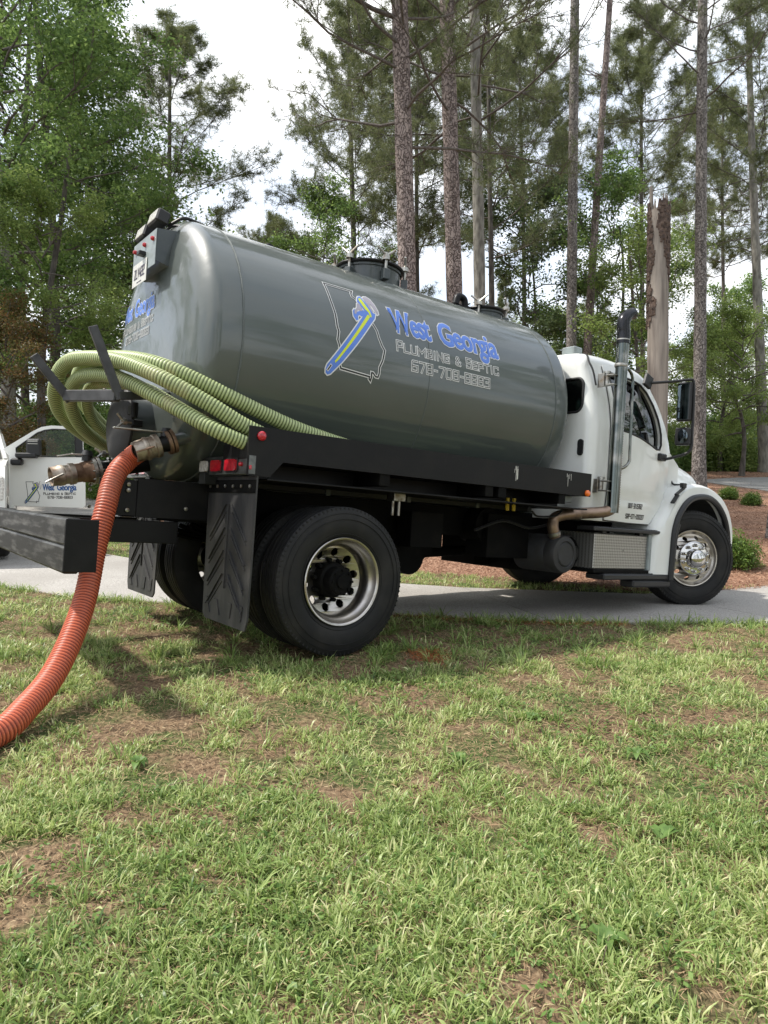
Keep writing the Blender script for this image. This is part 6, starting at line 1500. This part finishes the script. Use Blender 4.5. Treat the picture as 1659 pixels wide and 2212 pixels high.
def blades(P, az, L_, w, tilt, rnd, name, mat_, bend=.9):
    """curved blades: base pair, mid pair, three quarter pair, tip"""
    n = len(P); d = np.c_[np.cos(az), np.sin(az), np.zeros(n)]; s_ = np.c_[-np.sin(az), np.cos(az), np.zeros(n)]
    tw_ = rg.uniform(-.5, .5, n)[:, None]; s2 = s_ * np.cos(tw_) + np.array([0, 0, 1.0]) * np.sin(tw_)
    pts = [P]; ang = tilt.copy(); p = P
    for k in range(3):
        p = p + (d * np.sin(ang)[:, None] + np.array([0, 0, 1.0]) * np.cos(ang)[:, None]) * (L_ / 3)[:, None]; pts.append(p); ang = ang + bend * rg.uniform(.2, .75, n)
    W = w[:, None] / 2
    V = np.stack([pts[0] - s2 * W * .7, pts[0] + s2 * W * .7, pts[1] - s2 * W, pts[1] + s2 * W, pts[2] - s2 * W * .8, pts[2] + s2 * W * .8, pts[3]], 1).reshape(-1, 3)
    i = np.arange(n)[:, None] * 7
    Q = np.concatenate([i + np.array([0, 1, 3, 2]), i + np.array([2, 3, 5, 4])], 0); T3 = i + np.array([4, 5, 6])
    o = np_mesh(name, V, [Q, T3], mat_, {'rnd': ('FACE', np.concatenate([rnd, rnd, rnd]))}); return o
def scatter(n, y0, y1, margin=1.0, p=1.35):
    y = y0 + (y1 - y0) * rg.random(n) ** (1 / p) if p != 1 else rg.uniform(y0, y1, n); x = rg.uniform(-1, 1, n) * (.56 * y + margin); return x, y
def make_grass():
    X_, Y_, AZ, LL, WW, TT, RR = [], [], [], [], [], [], []
    for (nc, y0, y1, Lm, wm, k, marg) in ((6800, 1.15, 2.9, .050, .0036, 12, .5), (9200, 2.9, 5.2, .052, .0040, 10, .8), (6800, 5.2, 8.4, .062, .0052, 8, 1.8)):
        cx, cy = scatter(nc, y0, y1, marg); m = lawn_mask(cx, cy); keep = (rg.random(nc) < m) & on_lawn(cx, cy); cx, cy, m = cx[keep], cy[keep], m[keep]
        kk = np.maximum(3, (k * rg.uniform(.5, 1.6, len(cx)) * (.6 + .5 * m)).astype(int)); cid = np.repeat(np.arange(len(cx)), kk); n = len(cid)
        caz = rg.uniform(0, 2 * PI, len(cx)); sz = rg.uniform(.65, 1.35, len(cx)) * (.75 + .4 * fbm(cx, cy, 2.0, 40))
        rr_ = np.abs(rg.normal(0, .030, n)); aa = rg.uniform(0, 2 * PI, n)
        x = cx[cid] + rr_ * np.cos(aa); y = cy[cid] + rr_ * np.sin(aa)
        X_.append(x); Y_.append(y); AZ.append(np.where(rg.random(n) < .55, aa, caz[cid] + rg.normal(0, .6, n))); LL.append(Lm * sz[cid] * rg.uniform(.55, 1.5, n)); WW.append(1.25 * wm * rg.uniform(.6, 1.4, n))
        TT.append(np.clip(rg.normal(.45, .32, n), 0, 1.3)); cr = np.clip(.22 + .5 * fbm(cx, cy, 1.3, 55) + rg.normal(0, .10, len(cx)), 0, 1); RR.append(np.clip(cr[cid] + rg.normal(0, .19, n) + (rg.random(n) < .08) * .4, 0, 1)); wd_ = rg.random(n) < .10; WW[-1] = np.where(wd_, WW[-1] * 1.9, WW[-1])
    # large coarse tufts
    for (nc, y0, y1, Lm, wm) in ((46, 2.0, 5.0, .12, .0055), (150, 4.6, 7.0, .15, .0070)):
        cx, cy = scatter(nc, y0, y1, 1.0, 1.0); keep = on_lawn(cx, cy); cx, cy = cx[keep], cy[keep]; cid = np.repeat(np.arange(len(cx)), 34); n = len(cid)
        rr_ = np.abs(rg.normal(0, .03, n)); aa = rg.uniform(0, 2 * PI, n); X_.append(cx[cid] + rr_ * np.cos(aa)); Y_.append(cy[cid] + rr_ * np.sin(aa)); AZ.append(aa)
        LL.append(Lm * rg.uniform(.5, 1.25, n)); WW.append(wm * rg.uniform(.7, 1.3, n)); TT.append(np.clip(rg.normal(.7, .35, n), .05, 1.4)); RR.append(np.clip(.30 + rg.normal(0, .14, n), 0, 1))
    # edge tufts hanging over the drive
    ex = rg.uniform(-6, 6, 120); ey = near_edge(ex) - rg.uniform(.0, .12, 120); cid = np.repeat(np.arange(120), 26); n = len(cid); aa = rg.uniform(0, 2 * PI, n)
    X_.append(ex[cid] + .03 * np.cos(aa)); Y_.append(ey[cid] + .03 * np.sin(aa)); AZ.append(aa); LL.append(.11 * rg.uniform(.4, 1.3, n)); WW.append(.006 * rg.uniform(.7, 1.3, n)); TT.append(np.clip(rg.normal(.5, .3, n), .05, 1.3)); RR.append(np.clip(.35 + rg.normal(0, .15, n), 0, 1))
    # strip beyond the drive
    n0 = 9000; x = rg.uniform(-6, 9, n0); y = far_edge(x) + rg.uniform(0, 4.5, n0) ; k = on_lawn(x, y); x, y = x[k], y[k]; cid = np.repeat(np.arange(len(x)), 6); n = len(cid); aa = rg.uniform(0, 2 * PI, n)
    X_.append(x[cid] + rg.normal(0, .03, n)); Y_.append(y[cid] + rg.normal(0, .03, n)); AZ.append(aa); LL.append(.07 * rg.uniform(.5, 1.3, n)); WW.append(.008 * rg.uniform(.7, 1.3, n)); TT.append(np.clip(rg.normal(.4, .3, n), 0, 1.3)); RR.append(np.clip(.5 + rg.normal(0, .2, n), 0, 1))
    x, y, az, L_, w, t, r = map(np.concatenate, (X_, Y_, AZ, LL, WW, TT, RR)); k = wheelfree(x, y) & (on_lawn(x, y) | (rg.random(len(x)) < .3)); x, y, az, L_, w, t, r = (q[k] for q in (x, y, az, L_, w, t, r))
    k = ~((np.hypot(x, y) < .95)); x, y, az, L_, w, t, r = (q[k] for q in (x, y, az, L_, w, t, r))
    o = blades(np.c_[x, y, H(x, y) - .004], az, L_, w, t, r, 'lawn_grass', 'grass_blade'); return o, len(x)
go, ng = make_grass(); tag(go, 'patchy green lawn grass in the foreground', 'grass', kind='stuff'); print('grass blades', ng)
def flat_bits(x, y, L_, w, rnd, name, mat_, z=.006, tilt=.25):
    n = len(x); az = rg.uniform(0, 2 * PI, n); d = np.c_[np.cos(az), np.sin(az), rg.normal(0, tilt, n)]; s_ = np.c_[-np.sin(az), np.cos(az), rg.normal(0, .3, n)]
    P = np.c_[x, y, H(x, y) + z + rg.uniform(0, .012, n)]; a = P - d * (L_ / 2)[:, None]; c = P + d * (L_ / 2)[:, None]; W = s_ * (w / 2)[:, None]; mid = P + np.c_[rg.normal(0, .1, n), rg.normal(0, .1, n), rg.uniform(.0, .15, n)] * L_[:, None]
    V = np.stack([a, mid - W, c, mid + W], 1).reshape(-1, 3); F = np.arange(n * 4).reshape(-1, 4)
    return np_mesh(name, V, [F], mat_, {'rnd': ('FACE', rnd)})
n = 150000; x, y = scatter(n, 1.15, 7.6, 1.0, 1.5); k = on_lawn(x, y) & (rg.random(n) < 1.12 - lawn_mask(x, y) * .75); x, y = x[k], y[k]; n = len(x)
o = flat_bits(x, y, rg.uniform(.015, .07, n), rg.uniform(.0014, .0034, n) * (1 + y * .12), np.clip(rg.normal(.55, .28, n), 0, 1), 'dead_straw', 'straw'); tag(o, 'dead tan thatch on the bare patches of the lawn', 'thatch', kind='stuff')
# low broad weeds
n = 5200; cx, cy = scatter(n, 1.15, 7.2, .8, 1.3); k = on_lawn(cx, cy) & (fbm(cx, cy, 1.9, 71) > .50); cx, cy = cx[k], cy[k]; cid = np.repeat(np.arange(len(cx)), 7); n = len(cid)
aa = rg.uniform(0, 2 * PI, n); rr_ = np.abs(rg.normal(0, .022, n)); x = cx[cid] + rr_ * np.cos(aa); y = cy[cid] + rr_ * np.sin(aa); hgt = rg.uniform(.008, .035, n)
s_ = rg.uniform(.006, .014, n)[:, None]; P = np.c_[x, y, H(x, y) + hgt]; nr = rg.normal(0, .45, (n, 3)) + [0, 0, 1.0]; nr /= np.linalg.norm(nr, axis=1)[:, None]; a = np.cross(nr, rg.normal(0, 1, (n, 3))); a /= np.linalg.norm(a, axis=1)[:, None]; b2_ = np.cross(nr, a)
V = np.stack([P - a * s_, P + b2_ * s_ * .6, P + a * s_, P - b2_ * s_ * .6], 1).reshape(-1, 3); r = np.clip(.45 + rg.normal(0, .25, n), 0, 1)
k = wheelfree(x, y) & on_lawn(x, y); kk = np.repeat(k, 4); V = V[kk]; o = np_mesh('low_weeds', V, [np.arange(len(V)).reshape(-1, 4)], 'weed_leaf', {'rnd': ('FACE', r[k])}); tag(o, 'small round-leaved clover and weeds creeping through the lawn', 'weeds', kind='stuff')
# a few rosettes of broad leaves (things one can point at)
for i, (u, v, sz) in enumerate([(1375, 1640, .06), (1310, 2050, .07), (1425, 1820, .09), (1150, 1560, .05), (300, 1660, .07), (990, 1650, .05)]):
    z = .1
    for _ in range(12):
        D = cam.matrix_basis.to_3x3() @ Vector(((u - 829.5) / 1533.1, -(v - 1106) / 1533.1, -1)); k_ = (z - 1.45) / D.z; x, y = D.x * k_, D.y * k_; z = Hf(x, y)
    wd = empty('broadleaf_weed', (x, y, z)); tag(wd, ['broad-leaved weed below the front wheel, at the edge of a bare patch', 'broad-leaved weed low in the lawn, nearest to the camera', 'pair of long dark weed leaves right of the middle of the lawn', 'small weed on the bare patch below the toolbox', 'ragged weed right of where the orange hose meets the lawn', 'small weed below the rear wheel'][i], 'weed', 'broad-leaved weeds in the lawn')
    rr = random.Random(i)
    for j in range(7 if i != 2 else 3):
        a_ = 2 * PI * j / 7 + rr.uniform(-.3, .3); b = MB(); L0 = sz * rr.uniform(.6, 1.1); w0 = L0 * .28; c_, q_ = math.cos(a_), math.sin(a_)
        pts = [(0, 0, .01), (.35, 1, .035), (.7, .9, .04), (1, 0, .018)]
        vs = []
        for t, ww, zz in pts:
            for sg in (-1, 0, 1): vs.append((c_ * L0 * t - q_ * w0 * ww * sg, q_ * L0 * t + c_ * w0 * ww * sg, zz + .004 * abs(sg) * ww * 2))
        fs = [(3 * a + c, 3 * a + c + 1, 3 * a + c + 4, 3 * a + c + 3) for a in range(3) for c in range(2)]
        b.add(vs, fs); lf = b.build('leaf', 'weed_leaf', wd, smooth=60); at = lf.data.attributes.new('rnd', 'FLOAT', 'FACE'); at.data.foreach_set('value', [rr.uniform(.2, .6)] * len(lf.data.polygons))
# pine straw on the beds
n = 90000; y = 8.6 + 24 * rg.random(n) ** 2.2; x = rg.uniform(-.62, .62, n) * y + 1.5; k = (y > mulch_edge(x) - .15) & ((x > -4.5) | (y > 18.6)); x, y = x[k], y[k]; n = len(x)
o = flat_bits(x, y, rg.uniform(.04, .13, n), rg.uniform(.004, .010, n) * (1 + (y - 8) * .06), np.clip(rg.normal(.45, .28, n), 0, 1), 'pine_straw_mulch', 'pine_straw', .008, .35); tag(o, 'reddish-brown pine straw mulch on the bank', 'mulch', kind='stuff')
# reddish pine straw lump on the lawn and along the edge of the drive
n = 2600; q = rg.random(n); x = np.where(q < .3, .31 + rg.normal(0, .075, n), rg.uniform(-.1, 2.2, n)); y = np.where(q < .3, 4.93 + rg.normal(0, .10, n), near_edge(x) - .12 + rg.normal(0, .07, n))
o = flat_bits(x, y, rg.uniform(.02, .07, n), rg.uniform(.002, .004, n), rg.random(n), 'red_pine_straw', 'red_straw', .012, .4); tag(o, 'rusty red pine straw lump on the lawn and line along the drive edge', 'pine straw', kind='stuff')
# pebbles / fallen twigs
for i, (x, y, L0, a0) in enumerate([(.62, 1.95, .13, 1.1), (-.85, 2.9, .10, .4), (-.1, 2.35, .12, .9)]):
    b = MB(); z = Hf(x, y) + .03; b.tube([(x + L0 * (t - .5) * math.cos(a0), y + L0 * (t - .5) * math.sin(a0), z + .012 * t) for t in (0, .33, .66, 1)], .0016, 6)
    tag(b.build('brown_twig', 'pipe_tan'), ['thin orange pine needle twig nearest the camera in the lawn', 'short brown twig in the left part of the lawn', 'thin brown twig in the middle of the lawn'][i], 'twig')
for ob in list(bpy.data.objects):
    if ob.name == 'c' or ob.name.startswith('c.'): bpy.data.objects.remove(ob)
